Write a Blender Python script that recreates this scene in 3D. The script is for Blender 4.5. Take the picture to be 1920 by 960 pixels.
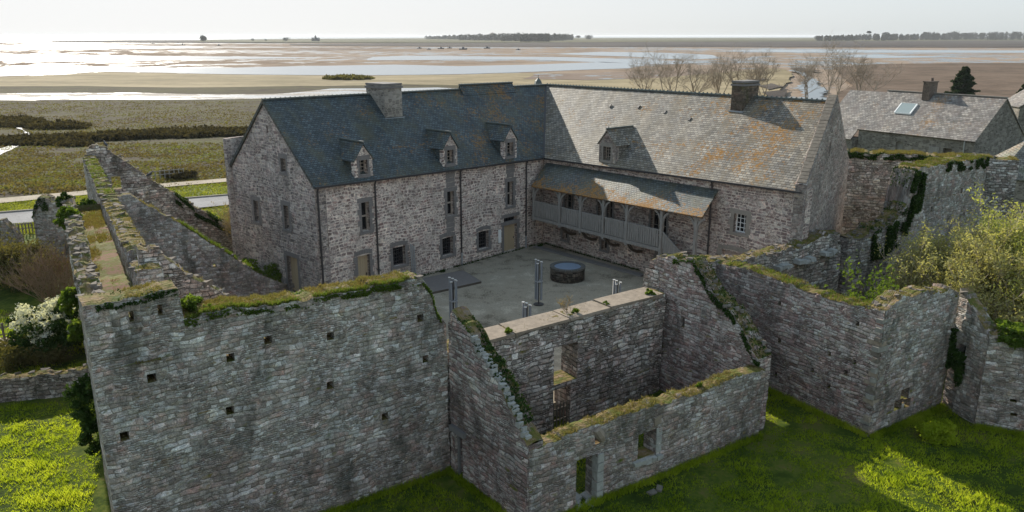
import bpy, math, random
import numpy as np
from mathutils import Vector
R = math.radians
for o in list(bpy.data.objects): bpy.data.objects.remove(o)
S = bpy.context.scene
COL = S.collection
random.seed(7)
RNG = np.random.default_rng(11)

# ------------------------------------------------------------------ camera
CH = 15.0                       # drone height above the courtyard
F_PX = 1480.0; PITCH = math.atan(413/1480.0)
cam = bpy.data.cameras.new('camera'); cam.sensor_width = 36; cam.lens = F_PX/1920*36
cam.clip_start = .5; cam.clip_end = 90000
camo = bpy.data.objects.new('camera', cam); COL.objects.link(camo)
camo.location = (0, 0, CH); camo.rotation_euler = (math.pi/2-PITCH, 0, 0)
S.camera = camo
# ------------------------------------------------------------------ light
SUN_AZ, SUN_EL = 120.0, 27.5    # degrees, az from +X counter-clockwise
W = bpy.data.worlds.new('World'); S.world = W; W.use_nodes = True
wn = W.node_tree.nodes; wl = W.node_tree.links
sky = wn.new('ShaderNodeTexSky'); sky.sky_type = 'NISHITA'; sky.sun_disc = False
sky.sun_elevation = R(SUN_EL); sky.sun_rotation = R(90-SUN_AZ)
sky.altitude = 20; sky.air_density = 1.0; sky.dust_density = 1.3; sky.ozone_density = 2.5
bg = wn['Background']; bg.inputs['Strength'].default_value = 0.1
# sky colour desaturated and soft-clipped: lifts the dim dome for fill, holds the horizon
hs = wn.new('ShaderNodeHueSaturation'); hs.inputs['Saturation'].default_value = .8; wl.new(sky.outputs[0], hs.inputs['Color'])
va = wn.new('ShaderNodeVectorMath'); va.operation = 'ADD'; va.inputs[1].default_value = (1.75, 1.32, 1.02); wl.new(hs.outputs[0], va.inputs[0])
vd = wn.new('ShaderNodeVectorMath'); vd.operation = 'DIVIDE'; wl.new(hs.outputs[0], vd.inputs[0]); wl.new(va.outputs[0], vd.inputs[1])
vs = wn.new('ShaderNodeVectorMath'); vs.operation = 'SCALE'; vs.inputs['Scale'].default_value = 6.9; wl.new(vd.outputs[0], vs.inputs[0])
wl.new(vs.outputs[0], bg.inputs[0])
sl = bpy.data.lights.new('sun', 'SUN'); sl.energy = 4.8; sl.angle = R(.6); sl.color = (1, .93, .82)
so = bpy.data.objects.new('sun', sl); COL.objects.link(so)
sd = Vector((math.cos(R(SUN_EL))*math.cos(R(SUN_AZ)), math.cos(R(SUN_EL))*math.sin(R(SUN_AZ)), math.sin(R(SUN_EL))))
so.rotation_euler = sd.to_track_quat('Z', 'Y').to_euler(); so.location = (-30, 40, 60)
S.view_settings.view_transform = 'Standard'; S.view_settings.look = 'None'
S.view_settings.gamma = 1; S.view_settings.exposure = 0.55
S.render.engine = 'CYCLES'
S.cycles.max_bounces = 6; S.cycles.transparent_max_bounces = 8

# ------------------------------------------------------------------ maths
def gp(px, py, z=0.0):
    """a point on the level z, read off the survey photograph"""
    u = (px-960)/F_PX; v = (480-py)/F_PX; c, s = math.cos(PITCH), math.sin(PITCH)
    r = (u, c+v*s, -s+v*c); t = (z-CH)/r[2]
    return (r[0]*t, r[1]*t)
def U(a): return np.array([math.cos(R(a)), math.sin(R(a))])
def hsh(a, b=0, c=0):
    a = np.asarray(a, float); x = np.sin(a*127.1+np.asarray(b, float)*311.7+c*74.7)*43758.5453
    return x-np.floor(x)
def vn(x, y, seed=0):
    x = np.asarray(x, float); y = np.asarray(y, float)
    xi, yi = np.floor(x), np.floor(y); fx, fy = x-xi, y-yi
    fx = fx*fx*(3-2*fx); fy = fy*fy*(3-2*fy)
    a = hsh(xi, yi, seed); b = hsh(xi+1, yi, seed); c = hsh(xi, yi+1, seed); d = hsh(xi+1, yi+1, seed)
    return (a*(1-fx)+b*fx)*(1-fy)+(c*(1-fx)+d*fx)*fy

# ------------------------------------------------------------------ objects
ORG = {}
def thing(name, label, cat, loc, group=None):
    o = bpy.data.objects.new(name, None); COL.objects.link(o); o.location = loc
    o.empty_display_size = .3
    ORG[o.name] = Vector(loc); tag(o, label, cat, group); return o
def tag(o, label=None, cat=None, group=None, kind=None):
    if label: o['label'] = label
    if cat: o['category'] = cat
    if group: o['group'] = group
    if kind: o['kind'] = kind
    return o
def dup(root, loc, rz=0, label=None, scale=1):
    r = root.copy(); COL.objects.link(r); r.location = loc; r.rotation_euler = (0, 0, rz); r.scale = (scale,)*3
    if label: r['label'] = label
    for ch in list(root.children):
        c = ch.copy(); COL.objects.link(c); c.parent = r
        for g in list(ch.children):
            d = g.copy(); COL.objects.link(d); d.parent = c
    return r
class MB:
    def __init__(s): s.v = []; s.f = []; s.uv = []; s.m = []
    def face(s, pts, uvs=None, m=0):
        i = len(s.v); s.v += [tuple(p) for p in pts]; s.f.append(tuple(range(i, i+len(pts))))
        if uvs is None:
            p0, p1, p2 = Vector(pts[0]), Vector(pts[1]), Vector(pts[-1])
            a = (p1-p0); n = a.cross(p2-p0)
            a = a.normalized() if a.length > 1e-9 else Vector((1, 0, 0))
            n = n.normalized() if n.length > 1e-12 else Vector((0, 0, 1))
            if abs(n.z) < .99:
                a = Vector((0, 0, 1)).cross(n).normalized()
            b = n.cross(a)
            k = p0.x*.37+p0.y*.61
            uvs = [((Vector(p)).dot(a)+k, (Vector(p)).dot(b)) for p in pts]
        s.uv.append(uvs); s.m.append(m)
    def box(s, c, size, ax=None, m=0, bev=0):
        """c centre, size full; ax = horizontal unit vector of local x"""
        X = Vector((1, 0, 0)) if ax is None else Vector((ax[0], ax[1], ax[2] if len(ax) > 2 else 0)).normalized()
        Z = Vector((0, 0, 1)); Y = Z.cross(X)
        if Y.length < 1e-4: Y = Vector((0, 1, 0))
        Y.normalize(); Z = X.cross(Y)
        c = Vector(c); hx, hy, hz = [k/2 for k in size]
        P = lambda a, b, d: c+X*hx*a+Y*hy*b+Z*hz*d
        for q in (((-1,-1,-1),(1,-1,-1),(1,-1,1),(-1,-1,1)), ((1,-1,-1),(1,1,-1),(1,1,1),(1,-1,1)), ((1,1,-1),(-1,1,-1),(-1,1,1),(1,1,1)),
                  ((-1,1,-1),(-1,-1,-1),(-1,-1,1),(-1,1,1)), ((-1,-1,1),(1,-1,1),(1,1,1),(-1,1,1)), ((-1,1,-1),(1,1,-1),(1,-1,-1),(-1,-1,-1))):
            s.face([P(*k) for k in q], m=m)
    def rock(s, c, size, ax=None, m=0, jit=.18):
        """an uneven stone: a box with shaken corners"""
        i = len(s.v); n0 = len(s.f); s.box(c, size, ax, m)
        key = {}
        for k in range(i, len(s.v)):
            p = s.v[k]; kk = tuple(round(a, 4) for a in p)
            if kk not in key: key[kk] = [p[j]+(random.random()-.5)*jit*min(size)*1.6 for j in range(3)]
            s.v[k] = tuple(key[kk])
    def beam(s, a, b, w, h=None, m=0):
        a, b = Vector(a), Vector(b); h = h or w; d = b-a
        s.box((a+b)/2, (d.length, w, h), d.normalized(), m)
    def tube(s, pts, rad, n=6, m=0, cap=True):
        pts = [Vector(p) for p in pts]; rad = rad if hasattr(rad, '__len__') else [rad]*len(pts)
        i0 = len(s.v); up = Vector((.13, .21, 1)).normalized(); L = 0
        for k, p in enumerate(pts):
            d = (pts[min(k+1, len(pts)-1)]-pts[max(k-1, 0)]).normalized()
            x = d.cross(up)
            if x.length < .05: x = d.cross(Vector((1, 0, 0)))
            x.normalize(); y = d.cross(x)
            for j in range(n):
                t = 2*math.pi*j/n; s.v.append(tuple(p+(x*math.cos(t)+y*math.sin(t))*rad[k]))
        for k in range(len(pts)-1):
            for j in range(n):
                a = i0+k*n+j; b = i0+k*n+(j+1) % n
                s.f.append((a, b, b+n, a+n)); s.uv.append([(j/n, k), ((j+1)/n, k), ((j+1)/n, k+1), (j/n, k+1)]); s.m.append(m)
        if cap:
            for base in (i0, i0+(len(pts)-1)*n):
                s.f.append(tuple(range(base, base+n))); s.uv.append([(math.cos(j), math.sin(j)) for j in range(n)]); s.m.append(m)
    def cyl(s, c, r, h, n=24, m=0, r2=None):
        s.tube([c, (c[0], c[1], c[2]+h)], [r, r if r2 is None else r2], n, m)
    def build(s, name, mats, parent=None, smooth=False, loc=None):
        me = bpy.data.meshes.new(name)
        org = ORG[parent.name] if parent else Vector(loc or (0, 0, 0))
        v = np.array(s.v, float)-np.array(org)
        me.from_pydata(v.tolist(), [], s.f)
        uvl = me.uv_layers.new(name='UVMap')
        flat = [c for f in s.uv for uv in f for c in uv]
        uvl.data.foreach_set('uv', flat)
        for mt in (mats if isinstance(mats, (list, tuple)) else [mats]): me.materials.append(mt)
        me.polygons.foreach_set('material_index', s.m)
        if smooth: me.polygons.foreach_set('use_smooth', [True]*len(s.f))
        me.update()
        o = bpy.data.objects.new(name, me); COL.objects.link(o); ORG[o.name] = org
        if parent: o.parent = parent
        else: o.location = org
        return o
def leaves_mesh(name, P, size, mat, parent=None, up=.0, asp=1.7, loc=None):
    """P: (n,3) points, one two-triangle leaf on each"""
    n = len(P); org = np.array(ORG[parent.name] if parent else (loc or (0, 0, 0)))
    a = RNG.normal(size=(n, 3)); a[:, 2] = a[:, 2]*(1-up)+up*2; a /= np.linalg.norm(a, axis=1)[:, None]
    b = np.cross(a, RNG.normal(size=(n, 3))); b /= np.linalg.norm(b, axis=1)[:, None]
    sz = size*(.6+.8*RNG.random(n))[:, None]
    A = a*sz*asp*.5; B = b*sz*.5
    v = np.stack([P-A, P+B*.9-A*.1, P+A, P-B*.9-A*.1], 1).reshape(-1, 3)-org
    me = bpy.data.meshes.new(name); me.vertices.add(4*n); me.vertices.foreach_set('co', v.ravel())
    me.loops.add(4*n); me.loops.foreach_set('vertex_index', np.arange(4*n))
    me.polygons.add(n); me.polygons.foreach_set('loop_start', np.arange(n)*4)
    try: me.polygons.foreach_set('loop_total', np.full(n, 4))
    except Exception: pass
    me.update(calc_edges=True); me.materials.append(mat)
    o = bpy.data.objects.new(name, me); COL.objects.link(o); ORG[o.name] = Vector(org)
    if parent: o.parent = parent
    else: o.location = Vector(org)
    return o
def blades(name, P, h, w, mat, parent=None, lean=.35, nb=3, loc=None):
    """grass: nb thin triangles at each point"""
    P = np.repeat(P, nb, 0); n = len(P); org = np.array(ORG[parent.name] if parent else (loc or (0, 0, 0)))
    if hasattr(h, '__len__'): h = np.repeat(h, nb)
    P = P+RNG.normal(size=(n, 3))*np.array([.03, .03, 0])
    t = RNG.random(n)*2*math.pi; hh = h*(.5+.9*RNG.random(n))
    dx = np.stack([np.cos(t), np.sin(t), np.zeros(n)], 1)*w/2*(.6+.8*RNG.random(n))[:, None]
    t2 = RNG.random(n)*2*math.pi
    tip = P+np.stack([np.cos(t2)*lean*hh, np.sin(t2)*lean*hh, hh], 1)
    v = np.stack([P-dx, P+dx, tip], 1).reshape(-1, 3)-org
    me = bpy.data.meshes.new(name); me.vertices.add(3*n); me.vertices.foreach_set('co', v.ravel())
    me.loops.add(3*n); me.loops.foreach_set('vertex_index', np.arange(3*n))
    me.polygons.add(n); me.polygons.foreach_set('loop_start', np.arange(n)*3)
    try: me.polygons.foreach_set('loop_total', np.full(n, 3))
    except Exception: pass
    me.update(calc_edges=True); me.materials.append(mat)
    o = bpy.data.objects.new(name, me); COL.objects.link(o); ORG[o.name] = Vector(org)
    if parent: o.parent = parent
    else: o.location = Vector(org)
    return o

# ------------------------------------------------------------------ materials
class NT:
    def __init__(s, name):
        s.mat = bpy.data.materials.new(name); s.mat.use_nodes = True; s.t = s.mat.node_tree
        s.n = s.t.nodes; s.l = s.t.links; s.p = s.n['Principled BSDF']; s.out = s.n['Material Output']
    def add(s, typ, ins=None, **kw):
        nd = s.n.new(typ)
        for k, v in kw.items(): setattr(nd, k, v)
        for k, v in (ins or {}).items(): s.set(nd.inputs[k], v)
        return nd
    def set(s, inp, v):
        if isinstance(v, bpy.types.NodeSocket): s.l.new(v, inp)
        elif isinstance(v, (tuple, list)) and len(v) == 3 and inp.type == 'RGBA': inp.default_value = (*v, 1)
        else: inp.default_value = v
    def math(s, op, a, b=None, c=None, clamp=False):
        nd = s.add('ShaderNodeMath', operation=op, use_clamp=clamp); s.set(nd.inputs[0], a)
        if b is not None: s.set(nd.inputs[1], b)
        if c is not None: s.set(nd.inputs[2], c)
        return nd.outputs[0]
    def noise(s, vec, scale, detail=3, rough=.55, dim='3D'):
        nd = s.add('ShaderNodeTexNoise', {'Scale': scale, 'Detail': detail, 'Roughness': rough}, noise_dimensions=dim)
        if vec is not None: s.l.new(vec, nd.inputs['Vector'])
        return nd
    def rng(s, v, a, b, c=0., d=1.):
        nd = s.add('ShaderNodeMapRange', {0: v, 1: a, 2: b, 3: c, 4: d}); return nd.outputs[0]
    def ramp(s, v, stops, interp='LINEAR'):
        nd = s.add('ShaderNodeValToRGB', {0: v}); cr = nd.color_ramp; cr.interpolation = interp
        while len(cr.elements) < len(stops): cr.elements.new(.5)
        for e, (p, c) in zip(cr.elements, stops): e.position = p; e.color = (*c, 1)
        return nd.outputs[0]
    def mix(s, f, a, b, mode='MIX'):
        nd = s.add('ShaderNodeMix', data_type='RGBA', blend_type=mode)
        s.set(nd.inputs[0], f); s.set(nd.inputs[6], a); s.set(nd.inputs[7], b); return nd.outputs[2]
    def bump(s, h, strength=.5, dist=.02, nrm=None):
        nd = s.add('ShaderNodeBump', {'Height': h, 'Strength': strength, 'Distance': dist})
        if nrm is not None: s.l.new(nrm, nd.inputs['Normal'])
        return nd.outputs[0]
    def fin(s, col, rough=.8, nrm=None, spec=.3):
        s.set(s.p.inputs['Base Color'], col); s.set(s.p.inputs['Roughness'], rough)
        s.set(s.p.inputs['Specular IOR Level'], spec)
        if nrm is not None: s.l.new(nrm, s.p.inputs['Normal'])
        return s.mat
def vmap(t, vec, sc, loc=(0, 0, 0)):
    nd = t.add('ShaderNodeMapping'); t.l.new(vec, nd.inputs['Vector']); nd.inputs['Scale'].default_value = sc; nd.inputs['Location'].default_value = loc
    return nd.outputs[0]
def mat_masonry(name, sx, sy, stones, mortar, j0, j1, warp=.10, bump=.6, moss=0., lichen=.0, damp=None, rnd=.8, dist=.03, coursed=None, gain=1., big_lo=.66):
    t = NT(name); uv = t.add('ShaderNodeUVMap').outputs[0]
    wn_ = t.noise(uv, 2.2, 3); off = t.add('ShaderNodeVectorMath', {1: (.5, .5, .5)}, operation='SUBTRACT'); t.l.new(wn_.outputs['Color'], off.inputs[0])
    sc = t.add('ShaderNodeVectorMath', operation='SCALE'); t.l.new(off.outputs[0], sc.inputs[0]); sc.inputs['Scale'].default_value = warp*2
    ad = t.add('ShaderNodeVectorMath', operation='ADD'); t.l.new(uv, ad.inputs[0]); t.l.new(sc.outputs[0], ad.inputs[1])
    if coursed:
        # courses of uneven height and stones of uneven length, each course with its own rhythm
        def courses(ws, hs_, k):
            q = t.add('ShaderNodeSeparateXYZ', {0: ad.outputs[0]}); u_, v_ = q.outputs[0], q.outputs[1]
            lw = t.noise(vmap(t, uv, (.45, .8, 1), (k, 2*k, 0)), 1.0, 2, .5).outputs[0]
            v2 = t.math('ADD', t.math('DIVIDE', v_, hs_), t.math('MULTIPLY', lw, 3.4))
            r = t.math('FLOOR', v2); fv = t.math('FRACT', v2)
            w1_ = t.add('ShaderNodeTexWhiteNoise', {'W': t.math('ADD', r, k*31.)}, noise_dimensions='1D'); rs = t.add('ShaderNodeSeparateColor', {0: w1_.outputs['Color']})
            wd = t.math('MULTIPLY', t.math('ADD', t.math('MULTIPLY', rs.outputs[0], .9), .6), ws)
            ux = t.math('ADD', t.math('DIVIDE', u_, wd), t.math('MULTIPLY', rs.outputs[1], 17.))
            ux = t.math('ADD', ux, t.math('MULTIPLY', t.noise(uv, 1.6, 4, .6).outputs[0], 2.2))
            cx_ = t.math('FLOOR', ux); fu = t.math('FRACT', ux)
            cv = t.add('ShaderNodeCombineXYZ', {0: cx_, 1: r})
            w2_ = t.add('ShaderNodeTexWhiteNoise', noise_dimensions='2D'); t.l.new(cv.outputs[0], w2_.inputs['Vector'])
            sp = t.add('ShaderNodeSeparateColor', {0: w2_.outputs['Color']})
            eu = t.math('MULTIPLY', t.math('MINIMUM', fu, t.math('SUBTRACT', 1, fu)), ws*1.1/hs_)
            ev = t.math('MINIMUM', fv, t.math('SUBTRACT', 1, fv))
            return w2_.outputs['Color'], t.math('MULTIPLY', t.math('SUBTRACT', t.math('MINIMUM', eu, ev), t.math('MULTIPLY', sp.outputs[2], .08)), hs_/.11)
        ca, ea = courses(coursed[0]*.72, coursed[1]*.68, 1); cb_, eb = courses(coursed[0]*1.25, coursed[1]*1.4, 2)
        msk = t.rng(t.noise(uv, .9, 4, .65).outputs[0], .455, .475)
        sp = t.add('ShaderNodeSeparateColor', {0: t.mix(msk, ca, cb_)})
        edge = t.math('ADD', t.math('MULTIPLY', ea, t.math('SUBTRACT', 1, msk)), t.math('MULTIPLY', eb, msk))
    else:
        v = vmap(t, ad.outputs[0], (sx, sy, 1))
        vo = t.add('ShaderNodeTexVoronoi', {'Scale': 1., 'Randomness': rnd}, voronoi_dimensions='2D'); t.l.new(v, vo.inputs['Vector'])
        ve = t.add('ShaderNodeTexVoronoi', {'Scale': 1., 'Randomness': rnd}, voronoi_dimensions='2D', feature='DISTANCE_TO_EDGE'); t.l.new(v, ve.inputs['Vector'])
        sp = t.add('ShaderNodeSeparateColor', {0: vo.outputs['Color']}); edge = ve.outputs['Distance']
    stones = [(p_, tuple(k*gain for k in c_)) for p_, c_ in stones]
    col = t.ramp(sp.outputs[0], stones)
    hue = t.noise(uv, 1.6, 4, .7).outputs[0]
    if coursed: col = t.mix(1., col, t.ramp(hue, [(.32, (1.16, .90, .88)), (.45, (1.03, .96, .97)), (.56, (.94, .95, .97)), (.68, (1.1, 1.0, .88))]), 'MULTIPLY')
    fine = t.noise(uv, 26, 4, .7).outputs[0]
    col = t.mix(1., col, t.ramp(fine, [(.25, (.55, .55, .55)), (.75, (1.35, 1.35, 1.33))]), 'MULTIPLY')
    jn = t.math('ADD', edge, t.rng(t.noise(uv, 9, 2).outputs[0], .3, .7, -.05, .05))
    jm = t.rng(jn, j0, j1, 1, 0)
    if coursed: jm = t.math('MULTIPLY', jm, t.rng(t.noise(uv, 1.9, 4, .7).outputs[0], .36, .6, .25, 1))
    mortar = tuple(k*gain for k in mortar); mort = t.mix(t.noise(uv, 5, 3).outputs[0], tuple(k*.75 for k in mortar), tuple(k*1.2 for k in mortar))
    col = t.mix(jm, col, mort)
    if coursed:
        mot = t.noise(uv, 6.5, 5, .75).outputs[0]
        col = t.mix(1., col, t.ramp(mot, [(.3, (.5, .51, .52)), (.44, (.86, .87, .88)), (.56, (1.08, 1.08, 1.07)), (.7, (1.55, 1.54, 1.5))]), 'MULTIPLY')
    big = t.noise(uv, .45, 4, .6).outputs[0]
    col = t.mix(1., col, t.ramp(big, [(.3, (big_lo,)*3), (.55, (1, 1, 1)), (.75, (1.25, 1.22, 1.18))]), 'MULTIPLY')
    if coursed and moss:
        vv = t.add('ShaderNodeSeparateXYZ', {0: uv}).outputs[1]; lowf = t.rng(t.math('ADD', vv, t.rng(t.noise(uv, .7, 4, .6).outputs[0], .3, .7, -1.6, 1.6)), 3.4, 1.0)
        col = t.mix(t.math('MULTIPLY', lowf, .75), col, t.mix(1., col, (.74, .66, .66), 'MULTIPLY'))
        sp_ = t.rng(t.noise(uv, 17, 3, .8).outputs[0], .64, .69); col = t.mix(t.math('MULTIPLY', sp_, .75), col, (.46, .45, .41))
        dk = t.rng(t.noise(vmap(t, uv, (1, 2, 1), (5, 5, 0)), 4.2, 4, .8).outputs[0], .61, .66); col = t.mix(t.math('MULTIPLY', dk, .7), col, (.03, .028, .024))
    if damp:
        dm = t.rng(t.noise(vmap(t, uv, (.9, .35, 1), (3, 7, 0)), 1.1, 5, .65).outputs[0], .52, .66)
        col = t.mix(t.math('MULTIPLY', dm, damp[1]), col, damp[0])
    if lichen:
        lm = t.rng(t.noise(uv, 7, 6, .75).outputs[0], .60, .68)
        lm = t.math('MULTIPLY', lm, t.rng(t.noise(uv, .8, 2).outputs[0], .38, .6, 0, lichen))
        col = t.mix(lm, col, (.40, .385, .345))
    if moss:
        g = t.add('ShaderNodeNewGeometry'); sx_ = t.add('ShaderNodeSeparateXYZ', {0: g.outputs['Normal']})
        pos = g.outputs['Position']
        up = t.rng(t.math('ADD', sx_.outputs[2], t.rng(t.noise(pos, 3, 4, .6).outputs[0], .3, .7, -.35, .35)), .35, .75)
        mcol = t.ramp(t.noise(pos, 2.2, 5, .65).outputs[0], [(.28, (.23, .19, .16)), (.42, (.21, .145, .07)), (.53, (.13, .115, .03)), (.66, (.07, .10, .02)), (.8, (.2, .17, .12))])
        col = t.mix(t.math('MULTIPLY', up, moss), col, mcol)
    hgt = t.math('ADD', t.math('MULTIPLY', t.rng(edge, 0, .22), .8), t.math('ADD', t.math('MULTIPLY', fine, .35), t.math('MULTIPLY', sp.outputs[1], .6)))
    return t.fin(col, .92, t.bump(hgt, bump, dist), .15)
M = {}
ruin_st = [(0, (.095, .084, .072)), (.25, (.135, .126, .110)), (.45, (.168, .16, .14)), (.58, (.165, .132, .112)), (.72, (.185, .182, .168)), (.9, (.21, .205, .19)), (1, (.29, .285, .265))]
G1 = 2.8
M['ruin'] = mat_masonry('ruin_masonry', 3.0, 7.2, ruin_st, (.09, .08, .068), .0, .155, .085, .6, 1., .8, ((.06, .062, .05), .7), .85, .05, coursed=(.22, .108), gain=G1)
M['ruin_red'] = mat_masonry('ruin_masonry_reddish', 3.4, 8.5, [(0, (.10, .075, .068)), (.3, (.155, .12, .108)), (.5, (.18, .155, .14)), (.75, (.195, .18, .165)), (1, (.245, .23, .21))], (.055, .05, .042), .01, .17, .05, .7, 1., .8, ((.065, .06, .055), .55), .85, .04, coursed=(.26, .10), gain=G1)
M['ruin_dark'] = mat_masonry('ruin_masonry_open_joints', 2.6, 6.4, [(0, (.10, .09, .078)), (.35, (.15, .132, .115)), (.65, (.20, .185, .165)), (1, (.30, .29, .265))], (.035, .032, .026), .02, .24, .06, .8, 1., .6, ((.05, .054, .036), .6), .85, .05, coursed=(.27, .13), gain=G1)
house_st = [(0, (.105, .082, .075)), (.22, (.16, .118, .105)), (.4, (.14, .122, .115)), (.6, (.22, .17, .15)), (.8, (.28, .245, .22)), (1, (.38, .345, .30))]
M['house'] = mat_masonry('pointed_rubble_stone', 4.3, 7.6, house_st, (.48, .415, .36), .06, .36, .09, .55, 0, 0, ((.27, .235, .21), .4), .9, .02, gain=1.75, big_lo=.72, coursed=(.21, .135))
M['house_b'] = mat_masonry('pointed_rubble_stone_flat', 3.0, 7.6, house_st, (.43, .365, .31), .05, .24, .05, .55, 0, 0, ((.30, .26, .24), .2), .8, .02, coursed=(.24, .125), gain=1.75, big_lo=.8)
M['gable'] = mat_masonry('gable_stone', 3.4, 6.8, [(0, (.10, .09, .085)), (.3, (.15, .13, .125)), (.6, (.20, .18, .17)), (1, (.31, .285, .26))], (.35, .30, .255), .04, .2, .06, .6, 0, .2, ((.15, .14, .13), .5), .85, .025, coursed=(.25, .13), gain=1.75)
M['gable_b'] = mat_masonry('gable_stone_weathered', 3.6, 7.5, [(0, (.12, .098, .085)), (.4, (.20, .168, .145)), (1, (.31, .275, .24))], (.24, .21, .18), .02, .16, .06, .8, 0, .2, ((.13, .12, .11), .4), .85, .03, coursed=(.22, .10), gain=1.75)
M['far_stone'] = mat_masonry('farm_stone', 2.6, 6, [(0, (.10, .09, .08)), (.5, (.17, .155, .135)), (1, (.27, .25, .22))], (.22, .20, .17), .04, .13, .1, .5, 0, .2, None, .85, .02, gain=1.15)
def mat_simple(name, c, rough=.8, var=.25, sc=6, spec=.3, bump=0, metal=0, stretch=None):
    t = NT(name); tc = t.add('ShaderNodeTexCoord').outputs['Object']
    if stretch: tc = vmap(t, tc, stretch)
    n = t.noise(tc, sc, 4, .65).outputs[0]
    col = t.mix(n, tuple(k*(1-var) for k in c), tuple(k*(1+var) for k in c))
    t.p.inputs['Metallic'].default_value = metal
    return t.fin(col, rough, t.bump(n, bump, .02) if bump else None, spec)
M['dressed'] = mat_simple('dressed_stone', (.27, .24, .205), .85, .3, 3, .2, .3)
M['dressed_grey'] = mat_simple('grey_dressed_stone', (.19, .175, .165), .85, .3, 3, .2, .3)
M['coping'] = mat_simple('coping_stone', (.27, .22, .17), .9, .6, 3.5, .15, .8)
M['wood'] = mat_simple('weathered_oak', (.255, .24, .22), .8, .6, 11, .2, .3, stretch=(1, 1, .15))
M['wood_tan'] = mat_simple('tan_door_boards', (.42, .33, .215), .7, .15, 7, .2, .2, stretch=(1, 1, .1))
M['wood_pale'] = mat_simple('pale_pink_door_boards', (.42, .34, .31), .7, .2, 6, .2, .2, stretch=(1, 1, .1))
M['wood_dark'] = mat_simple('dark_wood', (.09, .075, .06), .7, .3, 8, .3, .2)
M['frame'] = mat_simple('window_frame_paint', (.34, .29, .24), .6, .15, 10)
M['white'] = mat_simple('white_paint', (.78, .78, .76), .5, .05, 4)
M['lead'] = mat_simple('dark_pipe_metal', (.035, .032, .033), .5, .2, 8, .5)
M['zinc'] = mat_simple('zinc', (.42, .45, .48), .38, .15, 6, .5, 0, .7)
M['pipe'] = mat_simple('aged_metal_tubes', (.17, .165, .16), .45, .35, 9, .5, 0, .3, (1, 1, .3))
M['pipecap'] = mat_simple('tube_caps', (.62, .62, .60), .4, .1, 4, .5, 0, .5)
M['bird'] = mat_simple('dark_feathers', (.06, .06, .065), .7, .3, 20)
M['bark'] = mat_simple('grey_bark', (.15, .125, .10), .9, .3, 8)
M['twig'] = mat_simple('pale_winter_twigs', (.33, .27, .20), .85, .3, 3)
M['twig_brown'] = mat_simple('brown_twigs', (.26, .18, .12), .85, .3, 3)
M['boat_dark'] = mat_simple('dark_hull_paint', (.06, .07, .09), .5, .2, 2)
M['blue'] = mat_simple('blue_paint', (.05, .13, .25), .5, .1, 2)
M['rubble'] = mat_simple('loose_rubble', (.18, .155, .13), .95, .6, 5, .1, .9)
M['rubble_light'] = mat_simple('pale_lichened_stones', (.34, .33, .30), .9, .5, 6, .15, .6)
M['earth'] = mat_simple('bare_earth', (.20, .155, .115), .95, .3, 2, .1, .4)
t = NT('window_glass'); M['glass'] = t.fin((.012, .014, .017), .12, None, .5)
t = NT('skylight_glass'); M['skyglass'] = t.fin((.24, .29, .29), .35, None, .6)
t = NT('well_cover'); n = t.noise(t.add('ShaderNodeTexCoord').outputs['Object'], 2.5, 3).outputs[0]
M['wellwater'] = t.fin(t.mix(n, (.12, .16, .22), (.18, .23, .30)), .5, None, .4)
t = NT('shade_interior'); M['void'] = t.fin((.02, .018, .016), .9, None, .1)

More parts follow.
